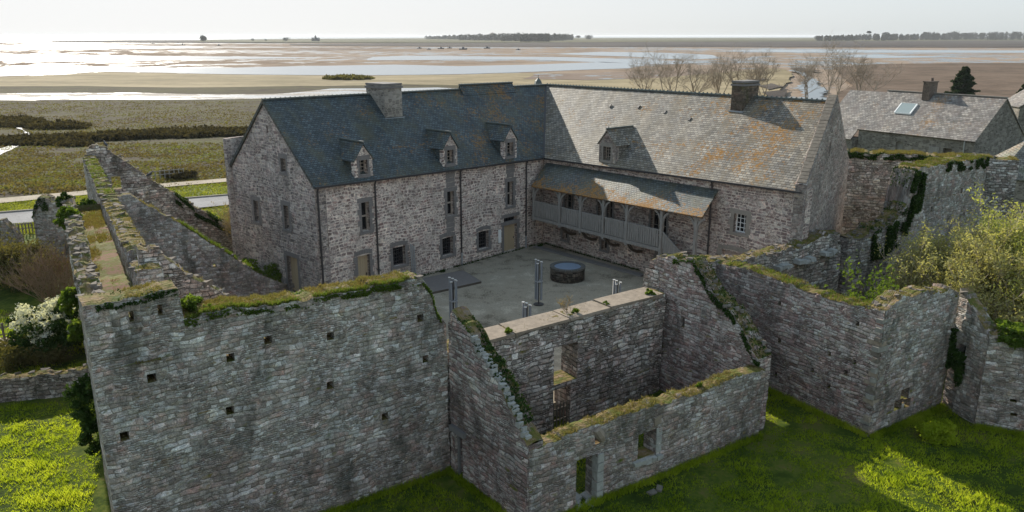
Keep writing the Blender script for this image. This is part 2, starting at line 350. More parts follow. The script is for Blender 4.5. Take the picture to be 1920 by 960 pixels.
def mat_slate(name, base, rh, rw, lich, lz, spec=.4, rough=.5, tint=(.09, .12, .05), vb=None):
    t = NT(name); uv = t.add('ShaderNodeUVMap').outputs[0]
    w = t.noise(uv, 3, 2).outputs['Color']; sc = t.add('ShaderNodeVectorMath', operation='SCALE'); t.l.new(w, sc.inputs[0]); sc.inputs['Scale'].default_value = .03
    ad = t.add('ShaderNodeVectorMath', operation='ADD'); t.l.new(uv, ad.inputs[0]); t.l.new(sc.outputs[0], ad.inputs[1])
    b = t.add('ShaderNodeTexBrick', {'Color1': (*[k*.62 for k in base], 1), 'Color2': (*[k*1.5 for k in base], 1), 'Mortar': (*[k*.22 for k in base], 1), 'Scale': 1., 'Mortar Size': .02, 'Mortar Smooth': .3, 'Bias': 0., 'Brick Width': rw, 'Row Height': rh})
    b.offset = .5; b.squash = 1; t.l.new(ad.outputs[0], b.inputs['Vector'])
    col = b.outputs['Color']
    big = t.noise(uv, .5, 4, .6).outputs[0]
    col = t.mix(1., col, t.ramp(big, [(.3, (.7, .72, .75)), (.7, (1.25, 1.2, 1.12))]), 'MULTIPLY')
    gm = t.rng(t.noise(vmap(t, uv, (1, .5, 1), (4, 2, 0)), .9, 5, .65).outputs[0], .46, .64, 0, .6)
    col = t.mix(gm, col, tint)
    st_ = t.rng(t.noise(vmap(t, uv, (2.2, .25, 1), (1, 1, 0)), 1.2, 5, .7).outputs[0], .35, .7); col = t.mix(1., col, t.ramp(st_, [(0, (.78, .78, .8)), (1, (1.2, 1.18, 1.12))]), 'MULTIPLY')
    wn3 = t.rng(t.noise(uv, 9, 3, .8).outputs[0], .66, .7, 0, .6); col = t.mix(wn3, col, tuple(k*2.4 for k in base))
    # orange lichen, thicker in lz = (u centre, half width)
    sp = t.add('ShaderNodeSeparateXYZ', {0: uv})
    du = t.math('ABSOLUTE', t.math('SUBTRACT', sp.outputs[0], lz[0]))
    zone = t.rng(du, lz[1], 0, 0, .085)
    ln = t.noise(uv, 4.5, 8, .8).outputs[0]; l2 = t.noise(vmap(t, uv, (1, 1, 1), (9, 1, 0)), .55, 3).outputs[0]
    m_ = t.math('ADD', t.math('ADD', ln, zone), t.rng(l2, .35, .7, -.09, .07))
    if vb: m_ = t.math('ADD', m_, t.rng(sp.outputs[1], vb[0], vb[1], .10, -.12))
    m_ = t.rng(m_, .575, .64, 0, lich)
    lc = t.ramp(t.noise(uv, 11, 3).outputs[0], [(.3, (.15, .085, .03)), (.5, (.30, .145, .035)), (.7, (.36, .21, .08)), (.85, (.22, .2, .15))])
    col = t.mix(m_, col, lc)
    fr = t.math('FRACT', t.math('DIVIDE', t.add('ShaderNodeSeparateXYZ', {0: ad.outputs[0]}).outputs[1], rh))
    h = t.math('ADD', t.math('SUBTRACT', 1, fr), t.math('MULTIPLY', t.noise(uv, 14, 3).outputs[0], .5))
    h = t.math('ADD', h, t.math('MULTIPLY', b.outputs['Fac'], -.6))
    return t.fin(col, t.math('ADD', rough, t.math('MULTIPLY', m_, .4)), t.bump(h, .8, .02), spec)
M['slate_a'] = mat_slate('shade_tinted_slate_roof', (.066, .088, .10), .15, .24, .7, (19, 12), .35, .55, (.085, .08, .04))  # darker, bluer copy of the roof slate: shade put into the base colour
M['slate_b'] = mat_slate('sun_tinted_slate_roof', (.215, .20, .175), .17, .30, .95, (16.5, 9), .22, .6, (.15, .12, .075))  # paler, warmer copy of the same slate: sunlight put into the base colour
M['slate_g'] = mat_slate('gallery_slates', (.085, .105, .11), .15, .22, 1., (8, 22), .4, .45, (.10, .09, .04), (-1.7, .4))
M['slate_far'] = mat_slate('farm_slates', (.235, .22, .205), .25, .35, .6, (7, 1.4), .3, .7, (.17, .14, .125))

def mat_foliage(name, c1, c2, c3, trans=.45, sc=1.4):
    t = NT(name); pos = t.add('ShaderNodeNewGeometry').outputs['Position']
    n = t.noise(pos, sc, 4, .7).outputs[0]; n2 = t.noise(pos, sc*14, 2).outputs[0]
    f = t.math('ADD', t.math('MULTIPLY', n, .6), t.math('MULTIPLY', n2, .4))
    col = t.ramp(f, [(.36, c1), (.5, c2), (.64, c3)])
    d = t.add('ShaderNodeBsdfDiffuse', {'Color': col}); tr = t.add('ShaderNodeBsdfTranslucent', {'Color': t.mix(1., col, (1.5, 1.45, .7), 'MULTIPLY')})
    m = t.add('ShaderNodeMixShader', {0: trans}); t.l.new(d.outputs[0], m.inputs[1]); t.l.new(tr.outputs[0], m.inputs[2])
    t.l.new(m.outputs[0], t.out.inputs[0]); return t.mat
M['grass'] = mat_foliage('bright_grass', (.11, .17, .014), (.29, .36, .028), (.44, .48, .06), .65, .8)
M['turf'] = mat_foliage('wall_top_turf', (.13, .105, .045), (.20, .165, .075), (.15, .17, .05), .35, 2)
M['weed'] = mat_foliage('green_weed', (.05, .09, .015), (.09, .14, .025), (.15, .19, .04), .45, 3)
M['ivy'] = mat_foliage('ivy_leaf', (.02, .04, .012), (.035, .065, .018), (.07, .11, .025), .25, 3)
M['willow'] = mat_foliage('willow_catkins', (.17, .16, .07), (.33, .315, .14), (.47, .45, .22), .4, 1.2)
M['willow_g'] = mat_foliage('willow_young_leaf', (.17, .19, .05), (.34, .36, .11), (.46, .47, .17), .45, 1.2)
M['blossom'] = mat_foliage('white_blossom', (.35, .36, .32), (.6, .6, .56), (.8, .8, .75), .3, 5)
M['shrub'] = mat_foliage('dull_shrub_leaf', (.05, .055, .02), (.10, .09, .035), (.16, .14, .06), .35, 2)
M['verge_blade'] = mat_foliage('verge_grass_blades', (.10, .11, .025), (.19, .22, .04), (.28, .28, .07), .5, .5)
M['tussock'] = mat_foliage('marsh_tussock', (.10, .072, .045), (.14, .115, .05), (.155, .18, .045), .35, .12)
M['reed'] = mat_foliage('dry_reed', (.16, .12, .06), (.24, .18, .09), (.30, .24, .13), .4, 2)
M['pine'] = mat_foliage('pine_needles', (.015, .028, .015), (.03, .05, .022), (.05, .075, .03), .15, .6)
M['wood_far'] = mat_foliage('far_trees', (.02, .028, .018), (.035, .042, .026), (.055, .058, .035), .1, .05)
M['marshbush'] = mat_foliage('dark_marsh_bush', (.03, .026, .016), (.06, .05, .028), (.12, .10, .05), .25, .5)
M['gorse'] = mat_foliage('yellow_flower', (.30, .20, .03), (.45, .30, .04), (.5, .36, .07), .3, 5)

def mat_ground(name, stops, scales=((.02, .5), (.3, .3), (3, .2)), rough=.95, spec=.06, stretch=(1, 1, 1), bump=.3, bsc=8, bd=.03):
    t = NT(name); pos = vmap(t, t.add('ShaderNodeNewGeometry').outputs['Position'], stretch)
    f = None
    for sc, w in scales:
        k = t.math('MULTIPLY', t.noise(pos, sc, 5, .6).outputs[0], w); f = k if f is None else t.math('ADD', f, k)
    f = t.math('ADD', t.math('MULTIPLY', t.math('SUBTRACT', f, .5), 2.6), .5)
    col = t.ramp(f, stops)
    return t.fin(col, rough, t.bump(t.noise(pos, bsc, 4).outputs[0], bump, bd), spec)
M['meadow'] = mat_ground('meadow_ground', [(.25, (.025, .038, .007)), (.45, (.045, .07, .009)), (.58, (.085, .105, .014)), (.75, (.12, .10, .035))], ((.15, .4), (.9, .35), (7, .25)))
M['court'] = mat_ground('gravel_court', [(.28, (.15, .125, .09)), (.4, (.25, .212, .158)), (.5, (.35, .295, .22)), (.56, (.27, .235, .18)), (.7, (.44, .375, .285))], ((.22, .4), (1.3, .3), (11, .3)), bump=.6, bsc=22, spec=.1)
M['road'] = mat_ground('road_asphalt', [(.3, (.23, .22, .215)), (.7, (.31, .30, .29))], ((.4, .5), (6, .5)))
M['path'] = mat_ground('sandy_path', [(.3, (.30, .25, .19)), (.7, (.42, .36, .28))], ((.3, .5), (4, .5)))
M['marsh'] = mat_ground('salt_marsh', [(.3, (.035, .027, .018)), (.42, (.062, .046, .031)), (.5, (.056, .052, .021)), (.6, (.08, .075, .027)), (.7, (.066, .05, .036))], ((.05, .3), (.4, .35), (2.2, .35)), stretch=(.7, 1, 1), bump=.8, bsc=1.5, bd=.2)
M['marsh_green'] = mat_ground('green_marsh', [(.3, (.038, .028, .018)), (.43, (.066, .048, .032)), (.52, (.060, .058, .022)), (.62, (.09, .10, .026)), (.72, (.06, .044, .032))], ((.08, .3), (.5, .35), (2.6, .35)), stretch=(.7, 1, 1), bump=.8, bsc=2, bd=.15)
M['verge'] = mat_ground('grass_verge', [(.3, (.06, .075, .018)), (.5, (.10, .125, .022)), (.7, (.14, .145, .035))], ((.3, .3), (1.5, .35), (6, .35)), stretch=(.7, 1, 1))
M['brownmud'] = mat_ground('brown_flat', [(.3, (.09, .065, .045)), (.5, (.13, .092, .066)), (.7, (.17, .122, .088))], ((.02, .35), (.15, .35), (.9, .3)), stretch=(.6, 1, 1), bump=.6, bsc=1, bd=.2)
M['beige'] = mat_ground('beige_flat', [(.3, (.19, .155, .09)), (.5, (.26, .21, .125)), (.7, (.33, .265, .165))], ((.01, .4), (.08, .3), (.5, .3)), stretch=(.5, 1, 1), bump=.3, bsc=.8, bd=.2)
M['darkmud'] = mat_ground('dark_mud', [(.3, (.045, .037, .033)), (.5, (.07, .058, .05)), (.7, (.10, .083, .07))], ((.01, .4), (.05, .3), (.3, .3)), stretch=(.5, 1, 1))
M['dune'] = mat_ground('dune_grass', [(.3, (.06, .063, .028)), (.5, (.095, .09, .042)), (.7, (.13, .11, .06))], ((.004, .4), (.02, .4), (.1, .2)), stretch=(.15, 1, 1))
def mat_tidal(name, sand1, sand2, thr, wet=.0):
    """rippled sand with shallow pools: where the noise is low the surface is smooth water"""
    t = NT(name); pos = t.add('ShaderNodeNewGeometry').outputs['Position']
    a = t.noise(vmap(t, pos, (.8, .6, 1)), .05, 6, .68).outputs[0]; b = t.noise(vmap(t, pos, (.4, .7, 1)), .005, 4, .55).outputs[0]
    f = t.math('ADD', t.math('MULTIPLY', a, .5), t.math('MULTIPLY', b, .5))
    pool = t.rng(f, thr, thr+.02, 1, 0)
    sand = t.mix(t.rng(t.noise(vmap(t, pos, (.6, .5, 1)), .03, 6, .7).outputs[0], .35, .65), sand1, sand2)
    col = t.mix(pool, sand, (.10, .11, .115))
    rough = t.math('ADD', t.math('MULTIPLY', pool, -.7), .95)
    rip = t.noise(vmap(t, pos, (.25, 1, 1)), .35, 4, .7).outputs[0]
    hb = t.math('MULTIPLY', rip, t.math('SUBTRACT', 1, t.math('MULTIPLY', pool, .9)))
    return t.fin(col, rough, t.bump(hb, .3, .25), t.math('ADD', .0, t.math('MULTIPLY', pool, .35)))
M['tidal'] = mat_tidal('rippled_tidal_sand', (.215, .165, .125), (.34, .265, .205), .455, -.2)
M['wetsand'] = mat_tidal('wet_sand', (.19, .145, .115), (.27, .215, .175), .48, -.12)
def mat_water(name, c, rough, bs, bd=.08):
    t = NT(name); pos = t.add('ShaderNodeNewGeometry').outputs['Position']
    n = t.noise(vmap(t, pos, (.35, 1, 1)), bs, 4, .6).outputs[0]
    return t.fin(c, rough, t.bump(n, .5, bd), .6)
M['water'] = mat_water('tidal_water', (.12, .15, .175), .2, .3, .05)
M['sea'] = mat_water('open_sea', (.20, .24, .26), .22, .05, .3)
M['wetwater'] = mat_water('stream_water', (.17, .19, .2), .38, .8, .05)
t = NT('marsh_pools'); pos = t.add('ShaderNodeNewGeometry').outputs['Position']
f = t.noise(vmap(t, pos, (.22, .6, 1)), .16, 6, .7).outputs[0]
pool = t.rng(f, .50, .52, 1, 0)
M['pools'] = t.fin(t.mix(pool, (.085, .065, .045), (.25, .26, .27)), t.math('ADD', t.math('MULTIPLY', pool, -.6), .85), None, .6)
exec_marker = 'setting'

# ------------------------------------------------------------------ setting sheets
def sheet(name, pts, z, mat, jag=0., seg=0, tri=True):
    """flat sheet from an outline of xy points, edges broken into uneven steps"""
    out = []
    n = len(pts)
    for i in range(n):
        a, b = np.array(pts[i]), np.array(pts[(i+1) % n]); L = np.hypot(*(b-a)); k = max(1, int(L/seg)) if seg else 1
        nr = np.array([-(b-a)[1], (b-a)[0]])/max(L, 1e-6)
        for j in range(k):
            tt = j/k; amp = jag*(min(tt, 1-tt)*4 if k > 1 else 0); amp = min(amp, jag)
            out.append(a+(b-a)*tt+nr*amp*(float(vn(j*.37+i*9, i*3.1, 5))+.5*float(vn(j*1.3, i, 2))-.75))
    import bmesh
    bm = bmesh.new(); vs = [bm.verts.new((p[0], p[1], z)) for p in out]; bm.faces.new(vs)
    bmesh.ops.triangulate(bm, faces=bm.faces[:]); bmesh.ops.recalc_face_normals(bm, faces=bm.faces[:])
    me = bpy.data.meshes.new(name); bm.to_mesh(me); bm.free()
    for p in me.polygons:
        if p.normal.z < 0: p.flip()
    me.materials.append(mat); o = bpy.data.objects.new(name, me); COL.objects.link(o); o['kind'] = 'structure'; ORG[o.name] = Vector((0, 0, 0)); return o
def G_(pts, z): return [gp(x, y, z) for x, y in pts]
# one ground sheet out to the horizon
bigx = 45000
sheet('ground', [(-bigx, -200), (bigx, -200), (bigx, 42000), (-bigx, 42000)], -3.2, M['wetsand'])
sheet('sea', [(-bigx, 2600), (-1500, 2700), (900, 3600), (6000, 3900), (bigx, 3900), (bigx, 60000), (-bigx, 60000)], -2.6, M['sea'])
sheet('tidal_flat', [(-2200, 60), (2600, 60), (4200, 2500), (2400, 2550), (-250, 2100), (-900, 1900), (-3000, 1500)], -2.4, M['tidal'])
def S_(name, px, z, mat, jag=0, seg=0): return sheet(name, G_(px, z), z, mat, jag, seg)
# water of the channels
S_('channel_water', [(-200, 146), (0, 143), (130, 138), (190, 134), (300, 136), (500, 140), (700, 141), (860, 139), (960, 136), (1180, 128), (1210, 121), (1130, 116), (1000, 121), (860, 124), (740, 121), (560, 124), (380, 128), (200, 124), (0, 127), (-200, 130)], -2.3, M['water'], 5, 16)
S_('channel_water', [(690, 113), (860, 112), (1000, 112), (1240, 121), (1330, 117), (1180, 111), (1060, 107), (930, 106), (760, 104), (700, 107)], -2.3, M['water'], 5, 20)
S_('channel_water', [(1035, 101), (1180, 106), (1290, 112), (1345, 109), (1335, 103), (1250, 99), (1130, 97)], -2.3, M['water'], 5, 24)
S_('channel_water', [(1330, 96), (1500, 98.5), (1920, 99), (2050, 98), (2050, 95), (1700, 94), (1420, 93)], -2.3, M['water'], 5, 30)
S_('channel_water', [(1550, 104), (1640, 109), (1790, 107), (1700, 105), (1620, 102)], -2.3, M['water'], 4, 20)
S_('channel_water', [(560, 95), (700, 92), (900, 89.5), (1180, 88), (1180, 86.8), (900, 87), (700, 88.5), (560, 91)], -2.3, M['wetsand'], 5, 40)
S_('channel_water', [(-200, 112), (0, 112), (300, 111), (560, 109), (560, 107), (300, 105), (0, 101), (-200, 100)], -2.3, M['water'], 7, 30)
S_('channel_water', [(-200, 96), (120, 93), (380, 90), (380, 87), (100, 84), (-200, 86)], -2.3, M['water'], 8, 40)
# low land beyond the estuary
S_('far_marsh', [(545, 84.6), (700, 86), (960, 87.2), (1300, 87.8), (1920, 89.2), (2200, 89.5), (2200, 75), (1300, 76), (960, 80), (700, 81), (545, 82.3)], -1.9, M['darkmud'], 8, 60)
S_('dune_land', [(360, 78.5), (545, 79.5), (800, 80), (1000, 79.5), (1300, 78), (1920, 76), (2300, 75.5), (2300, 70.4), (1500, 70.6), (1180, 70.8), (800, 71.5), (560, 72.8), (380, 74.8)], -1.2, M['dune'], 15, 80)
S_('sand_spit', [(76, 77.6), (160, 78.2), (300, 78.6), (360, 78.6), (380, 75), (240, 75.2), (120, 75.8)], -1.4, M['darkmud'], 8, 60)
# beige bank, brown strips, marsh
S_('sand_bank', [(-300, 165), (-300, 150), (0, 144.5), (130, 139), (190, 135), (300, 137), (500, 140.5), (700, 142), (860, 140), (960, 137), (1110, 136), (1200, 140), (1240, 150), (1330, 170), (1330, 200), (900, 170), (500, 170), (0, 167)], -2.0, M['beige'], 4, 12)
S_('mud_bank', [(1000, 138), (1180, 134), (1290, 132), (1370, 138), (1280, 146), (1100, 150), (980, 148)], -1.9, M['wetsand'], 5, 12)
S_('brown_flat', [(1560, 125), (1640, 120), (1800, 118), (2150, 117), (2150, 330), (1560, 250), (1540, 190), (1600, 160)], -1.7, M['brownmud'], 3, 8)
S_('stream', [(1480, 131), (1500, 138), (1512, 145), (1503, 154), (1497, 163), (1506, 172), (1500, 186), (1508, 200), (1536, 204), (1548, 190), (1540, 178), (1549, 168), (1536, 160), (1530, 150), (1518, 142), (1496, 132)], -1.6, M['wetwater'], 3, 1.5)
S_('mud_bank', [(1180, 150), (1440, 128), (1474, 130), (1488, 142), (1470, 160), (1466, 240), (1240, 240)], -1.85, M['beige'], 3, 8)
for pl in ([(1420, 160), (1445, 156), (1470, 162), (1440, 168)], [(1430, 172), (1478, 166), (1470, 186), (1440, 184)], [(1480, 128), (1500, 126.5), (1540, 133), (1500, 135)], [(1400, 148), (1440, 147), (1430, 151)]):
    S_('mud_bank', pl, -1.55, M['darkmud'], 2, 4)
S_('marsh_strip', [(-300, 168), (0, 162), (150, 161), (330, 164), (560, 161), (760, 158), (900, 160), (1000, 168), (1000, 215), (-300, 215)], -1.8, M['marsh'], 5, 8)
S_('marsh_pools', [(-300, 192), (-300, 183), (0, 175), (250, 173.5), (420, 177), (520, 176), (620, 166), (820, 164), (930, 170), (900, 178), (700, 184), (540, 184), (350, 187), (0, 187.5)], -1.72, M['pools'], 3, 8)
S_('salt_marsh', [(-400, 420), (-400, 196), (0, 190), (300, 188.5), (520, 186), (800, 188), (1250, 196), (1400, 215), (1400, 330), (700, 420)], -1.6, M['marsh'], 3, 8)
S_('green_marsh', [(-400, 420), (-400, 285), (0, 274), (150, 274), (300, 266), (480, 258), (800, 258), (800, 420)], -1.5, M['marsh_green'], 2, 5)
S_('creek', [(-60, 300), (-20, 282), (10, 276), (40, 262), (46, 250), (30, 240), (40, 236), (56, 252), (48, 266), (30, 276), (-10, 300)], -1.44, M['water'], 1, 3)
S_('gravel_path', [(-400, 399), (0, 371.5), (130, 360), (297, 344.5), (424, 334), (700, 318), (700, 324), (424, 340.5), (297, 351.5), (130, 368), (0, 380.5), (-400, 412)], -1.30, M['path'])
S_('grass_verge', [(-500, 600), (-400, 408), (0, 380), (130, 367), (424, 339), (700, 322), (700, 600)], -1.40, M['verge'])
S_('road', [(-400, 432), (0, 399.5), (125, 389.5), (330, 374), (428, 366), (640, 352), (640, 368), (428, 384), (330, 393.5), (125, 411), (0, 421), (-400, 460)], -1.25, M['road'])
mb = MB()
for a, b in (((-400, 432), (0, 399.5)), ((0, 399.5), (125, 389.5)), ((125, 389.5), (330, 374)), ((330, 374), (428, 366)), ((428, 366), (640, 352))):
    A, B = gp(*a, -1.25), gp(*b, -1.25); mb.beam((*A, -1.22), (*B, -1.22), .18, .22)
tag(mb.build('road_kerb', M['dressed']), kind='structure')

# meadow: one uneven sheet near the walls
def mz(x, y):
    x = np.asarray(x, float); y = np.asarray(y, float)
    z = -.62+.10*(vn(x*.25, y*.25, 3)-.5)+.05*(vn(x*1.1, y*1.1, 4)-.5)
    far = np.clip((y-49)/9, 0, 1) * (x < 2)
    z = z-far*1.0
    far2 = np.clip((y-95)/30, 0, 1); z = z-far2*1.2
    return z
def grid(name, x0, x1, y0, y1, st, mat, zf=mz):
    xs = np.arange(x0, x1+st/2, st); ys = np.arange(y0, y1+st/2, st); X, Y = np.meshgrid(xs, ys); Z = zf(X, Y)
    nx, ny = len(xs), len(ys); v = np.stack([X, Y, Z], 2).reshape(-1, 3)
    f = [(j*nx+i, j*nx+i+1, (j+1)*nx+i+1, (j+1)*nx+i) for j in range(ny-1) for i in range(nx-1)]
    me = bpy.data.meshes.new(name); me.from_pydata(v.tolist(), [], f); me.polygons.foreach_set('use_smooth', [True]*len(f)); me.materials.append(mat)
    o = bpy.data.objects.new(name, me); COL.objects.link(o); o['kind'] = 'structure'; return o
grid('meadow', -60, 130, -30, 130, .8, M['meadow'])
CY = [(-11.2, 22.3), (-3.0, 27.2), (-1.8, 28.0), (6.3, 33.8), (9.8, 37.4), (16.4, 42.0), (2.6, 57.9), (-11, 43.9), (-19, 50.0), (-24, 55), (-24, 47), (-13.4, 28)]
def slab(name, pts, z0, z1, mat, kind='structure'):
    m = MB(); n = len(pts); m.face([(x, y, z1) for x, y in pts], [(x, y) for x, y in pts])
    for i in range(n):
        a, b = pts[i], pts[(i+1) % n]; m.face([(*a, z0), (*b, z0), (*b, z1), (*a, z1)])
    return tag(m.build(name, mat), kind=kind)
slab('courtyard', CY, -1.4, 0.0, M['court'])

# ------------------------------------------------------------------ walls
def wall(mb, A, B, th, zb, prof, openings=(), st=.1, disp=.03, rag=.08, seed=0, stone=True, thb=None, back=True, s_start=0., m=0, capm=None, topdisp=.05):
    """vertical masonry wall; its front is on the right of A->B; prof = [(s, ztop)]; openings = (s0, s1, z0, z1)"""
    A = np.array(A, float); B = np.array(B, float); L = float(np.hypot(*(B-A))); d = (B-A)/L; n = np.array([-d[1], d[0]])
    capm = m if capm is None else capm
    def uniq(a):
        a = sorted(a); r = [a[0]]
        for k in a[1:]:
            if k-r[-1] > 1e-4: r.append(k)
        return r
    def lines(lo, hi, edges):
        keep = [lo, hi]+[e for e in edges if lo < e < hi]
        reg = [k for k in np.arange(lo, hi, st) if min(abs(k-e) for e in keep) > st*.45]
        return np.array(uniq(keep+reg))
    ps, pz = [p[0] for p in prof], [p[1] for p in prof]
    zmax = max(pz)+rag*2.5
    sl_ = lines(s_start, L, [e for o in openings for e in (o[0], o[1])]+[p for p in ps])
    zl = lines(zb, zmax, [e for o in openings for e in (o[2], o[3])])
    top = np.interp(sl_, ps, pz)
    if rag:
        q = np.floor(sl_/.33+seed)
        top = top+(hsh(q, seed)-.5)*rag*1.5+(vn(sl_*.9, seed+1.3, 8)-.5)*rag*1.6+(vn(sl_*7, seed, 9)-.5)*rag*.6
    ns, nz = len(sl_), len(zl)
    SS, ZZ = np.meshgrid(sl_, zl, indexing='ij'); TT = np.repeat(top[:, None], nz, 1); clip = ZZ >= TT; Zc = np.minimum(ZZ, TT)
    fade = np.ones_like(SS)
    for o in openings:
        ds = np.maximum(np.maximum(o[0]-SS, SS-o[1]), 0); dz = np.maximum(np.maximum(o[2]-ZZ, ZZ-o[3]), 0); fade = np.minimum(fade, np.clip(np.hypot(ds, dz)/.12, 0, 1))
    def dsp(sd):
        if not disp: return np.zeros_like(SS)
        row = np.floor(Zc/.19+.6*vn(SS*.7, Zc*.25, sd)); w = .24+.22*hsh(row, sd); colm = np.floor(SS/w+hsh(row, sd+1)*9)
        a = (hsh(row, colm, sd)-.5)*disp*1.4 if stone else 0
        a = a+(vn(SS*.55, Zc*.55, sd+4)-.5)*disp*3+(vn(SS*5, Zc*5, sd+5)-.5)*disp*.8
        return a*fade
    df, db = dsp(seed), dsp(seed+20)
    def pt(s_, t_, z_): return (A[0]+d[0]*s_+n[0]*t_, A[1]+d[1]*s_+n[1]*t_, z_)
    base = len(mb.v)
    FR = [[0]*nz for _ in range(ns)]; BK = [[0]*nz for _ in range(ns)]
    for i in range(ns):
        lastF = lastB = None
        for j in range(nz):
            if clip[i, j] and lastF is not None and (j == 0 or clip[i, j-1]): FR[i][j] = lastF; BK[i][j] = lastB; continue
            mb.v.append(pt(sl_[i], -df[i, j], Zc[i, j])); FR[i][j] = len(mb.v)-1
            mb.v.append(pt(sl_[i], th+db[i, j], Zc[i, j])); BK[i][j] = len(mb.v)-1
            if clip[i, j]: lastF, lastB = FR[i][j], BK[i][j]
    def inop(i, j):
        sm, zm = (sl_[i]+sl_[i+1])/2, (zl[j]+zl[j+1])/2
        return any(o[0] < sm < o[1] and o[2] < zm < o[3] for o in openings)
    def addf(ids, uvs, mm):
        oi, ou = [], []
        for a, b in zip(ids, uvs):
            if a not in oi: oi.append(a); ou.append(b)
        if len(oi) > 2: mb.f.append(tuple(oi)); mb.uv.append(ou); mb.m.append(mm)
    so_ = seed*3.7
    for i in range(ns-1):
        for j in range(nz-1):
            if clip[i, j] and clip[i+1, j]: continue
            if inop(i, j): continue
            uvs = [(sl_[i]+so_, Zc[i, j]), (sl_[i+1]+so_, Zc[i+1, j]), (sl_[i+1]+so_, Zc[i+1, j+1]), (sl_[i]+so_, Zc[i, j+1])]
            addf([FR[i][j], FR[i+1][j], FR[i+1][j+1], FR[i][j+1]], uvs, m)
            if back: addf([BK[i+1][j], BK[i][j], BK[i][j+1], BK[i+1][j+1]], [uvs[1], uvs[0], uvs[3], uvs[2]], m)
    # ends
    for i, fl in ((0, 1), (ns-1, 0)):
        for j in range(nz-1):
            if clip[i, j]: continue
            ids = [BK[i][j], FR[i][j], FR[i][j+1], BK[i][j+1]]; uvs = [(so_-th, Zc[i, j]), (so_, Zc[i, j]), (so_, Zc[i, j+1]), (so_-th, Zc[i, j+1])]
            if not fl: ids, uvs = ids[::-1], uvs[::-1]
            addf(ids, uvs, m)
    # crest, humped
    nt = 4 if rag else 1; prev = None
    for i in range(ns):
        f_, b_ = FR[i][nz-1], BK[i][nz-1]; row = [f_]
        for k in range(1, nt):
            t_ = th*k/nt; dz = topdisp*(math.sin(math.pi*k/nt)*.8)+(float(hsh(math.floor(sl_[i]/.3), k, seed))-.5)*rag*.9
            mb.v.append(pt(sl_[i], t_, top[i]+dz)); row.append(len(mb.v)-1)
        row.append(b_)
        if prev:
            for k in range(nt):
                y0, y1 = th*k/nt, th*(k+1)/nt
                addf([prev[k], row[k], row[k+1], prev[k+1]], [(sl_[i-1]+so_, y0), (sl_[i]+so_, y0), (sl_[i]+so_, y1), (sl_[i-1]+so_, y1)], capm)
        prev = row
    # reveals
    for o in openings:
        s0, s1, z0, z1 = o[:4]
        tp = min(z1, float(np.interp((s0+s1)/2, ps, pz)))
        P = lambda s_, t_, z_: pt(s_, t_, z_)
        mb.face([P(s0, 0, z0), P(s0, th, z0), P(s0, th, tp), P(s0, 0, tp)], [(so_, z0), (so_+th, z0), (so_+th, tp), (so_, tp)], m)
        mb.face([P(s1, th, z0), P(s1, 0, z0), P(s1, 0, tp), P(s1, th, tp)], [(so_, z0), (so_+th, z0), (so_+th, tp), (so_, tp)], m)
        if z0 > zb+.01: mb.face([P(s0, th, z0), P(s0, 0, z0), P(s1, 0, z0), P(s1, th, z0)], [(s0, 0), (s0, th), (s1, th), (s1, 0)], m)
        if tp >= z1: mb.face([P(s0, 0, z1), P(s0, th, z1), P(s1, th, z1), P(s1, 0, z1)], [(s0, 0), (s0, th), (s1, th), (s1, 0)], m)
    return dict(A=A, d=d, n=n, L=L, s=sl_, top=top, th=th, pt=pt)
def crest_turf(root, w, s0, s1, n, h=.09, mat='turf', name='grass_fringe', edge=False, wd=.03):
    s_ = s0+(s1-s0)*RNG.random(n); keep = vn(s_*1.3, s_*0, 3) > .28; s_ = s_[keep]; n = len(s_)
    t_ = w['th']*(RNG.random(n) if not edge else np.abs(RNG.normal(size=n))*.12)
    z = np.interp(s_, w['s'], w['top'])
    P = np.stack([w['A'][0]+w['d'][0]*s_+w['n'][0]*t_, w['A'][1]+w['d'][1]*s_+w['n'][1]*t_, z+.0*t_], 1)
    return blades(name, P, h, wd, M[mat], root, .5)
def crest_stones(root, w, s0, s1, n, size=.28, mat='rubble', name='loose_stone', both=True):
    for k in range(n):
        s_ = s0+(s1-s0)*(k+random.random())/n
        t_ = w['th']*random.choice((.1, .3, .7, .9)); z = float(np.interp(s_, w['s'], w['top']))
        l = size*(.4+.9*random.random()); a = U(math.degrees(math.atan2(w['d'][1], w['d'][0]))+random.uniform(-50, 50))
        mb = MB(); mb.rock(w['pt'](s_, t_, z+.0), (l, size*(.4+.6*random.random()), size*(.2+.4*random.random())), a, jit=.4)
        mb.build(name, M[mat], root)
def ruin(name, label, A, B, th, prof, zb=-1.0, openings=(), mat='ruin', seed=1, rag=.09, disp=.035, st=.1, turf=0, stones=0, cat='stone wall', **kw):
    root = thing(name, label, cat, (float((A[0]+B[0])/2), float((A[1]+B[1])/2), zb))
    mb = MB(); w = wall(mb, A, B, th, zb, prof, openings, st, disp, rag, seed, **kw)
    mb.build('masonry', M[mat], root)
    if turf: crest_turf(root, w, .05, w['L']-.05, int(turf*w['L']*th))
    if stones: crest_stones(root, w, .1, w['L']-.1, int(stones*w['L']))
    return root, w
HZ = MB(); HZ.box((0, 8000, 10.5), (88000, 70000, 29.4))
t = NT('haze_air'); t.n.remove(t.p); pv = t.add('ShaderNodeVolumePrincipled', {'Color': (.93, .96, 1.0), 'Density': 6.0e-5, 'Anisotropy': .2}); t.l.new(pv.outputs[0], t.out.inputs['Volume'])
hz = HZ.build('haze', t.mat); tag(hz, kind='stuff')
S.cycles.volume_bounces = 0
exec_marker = 'house'

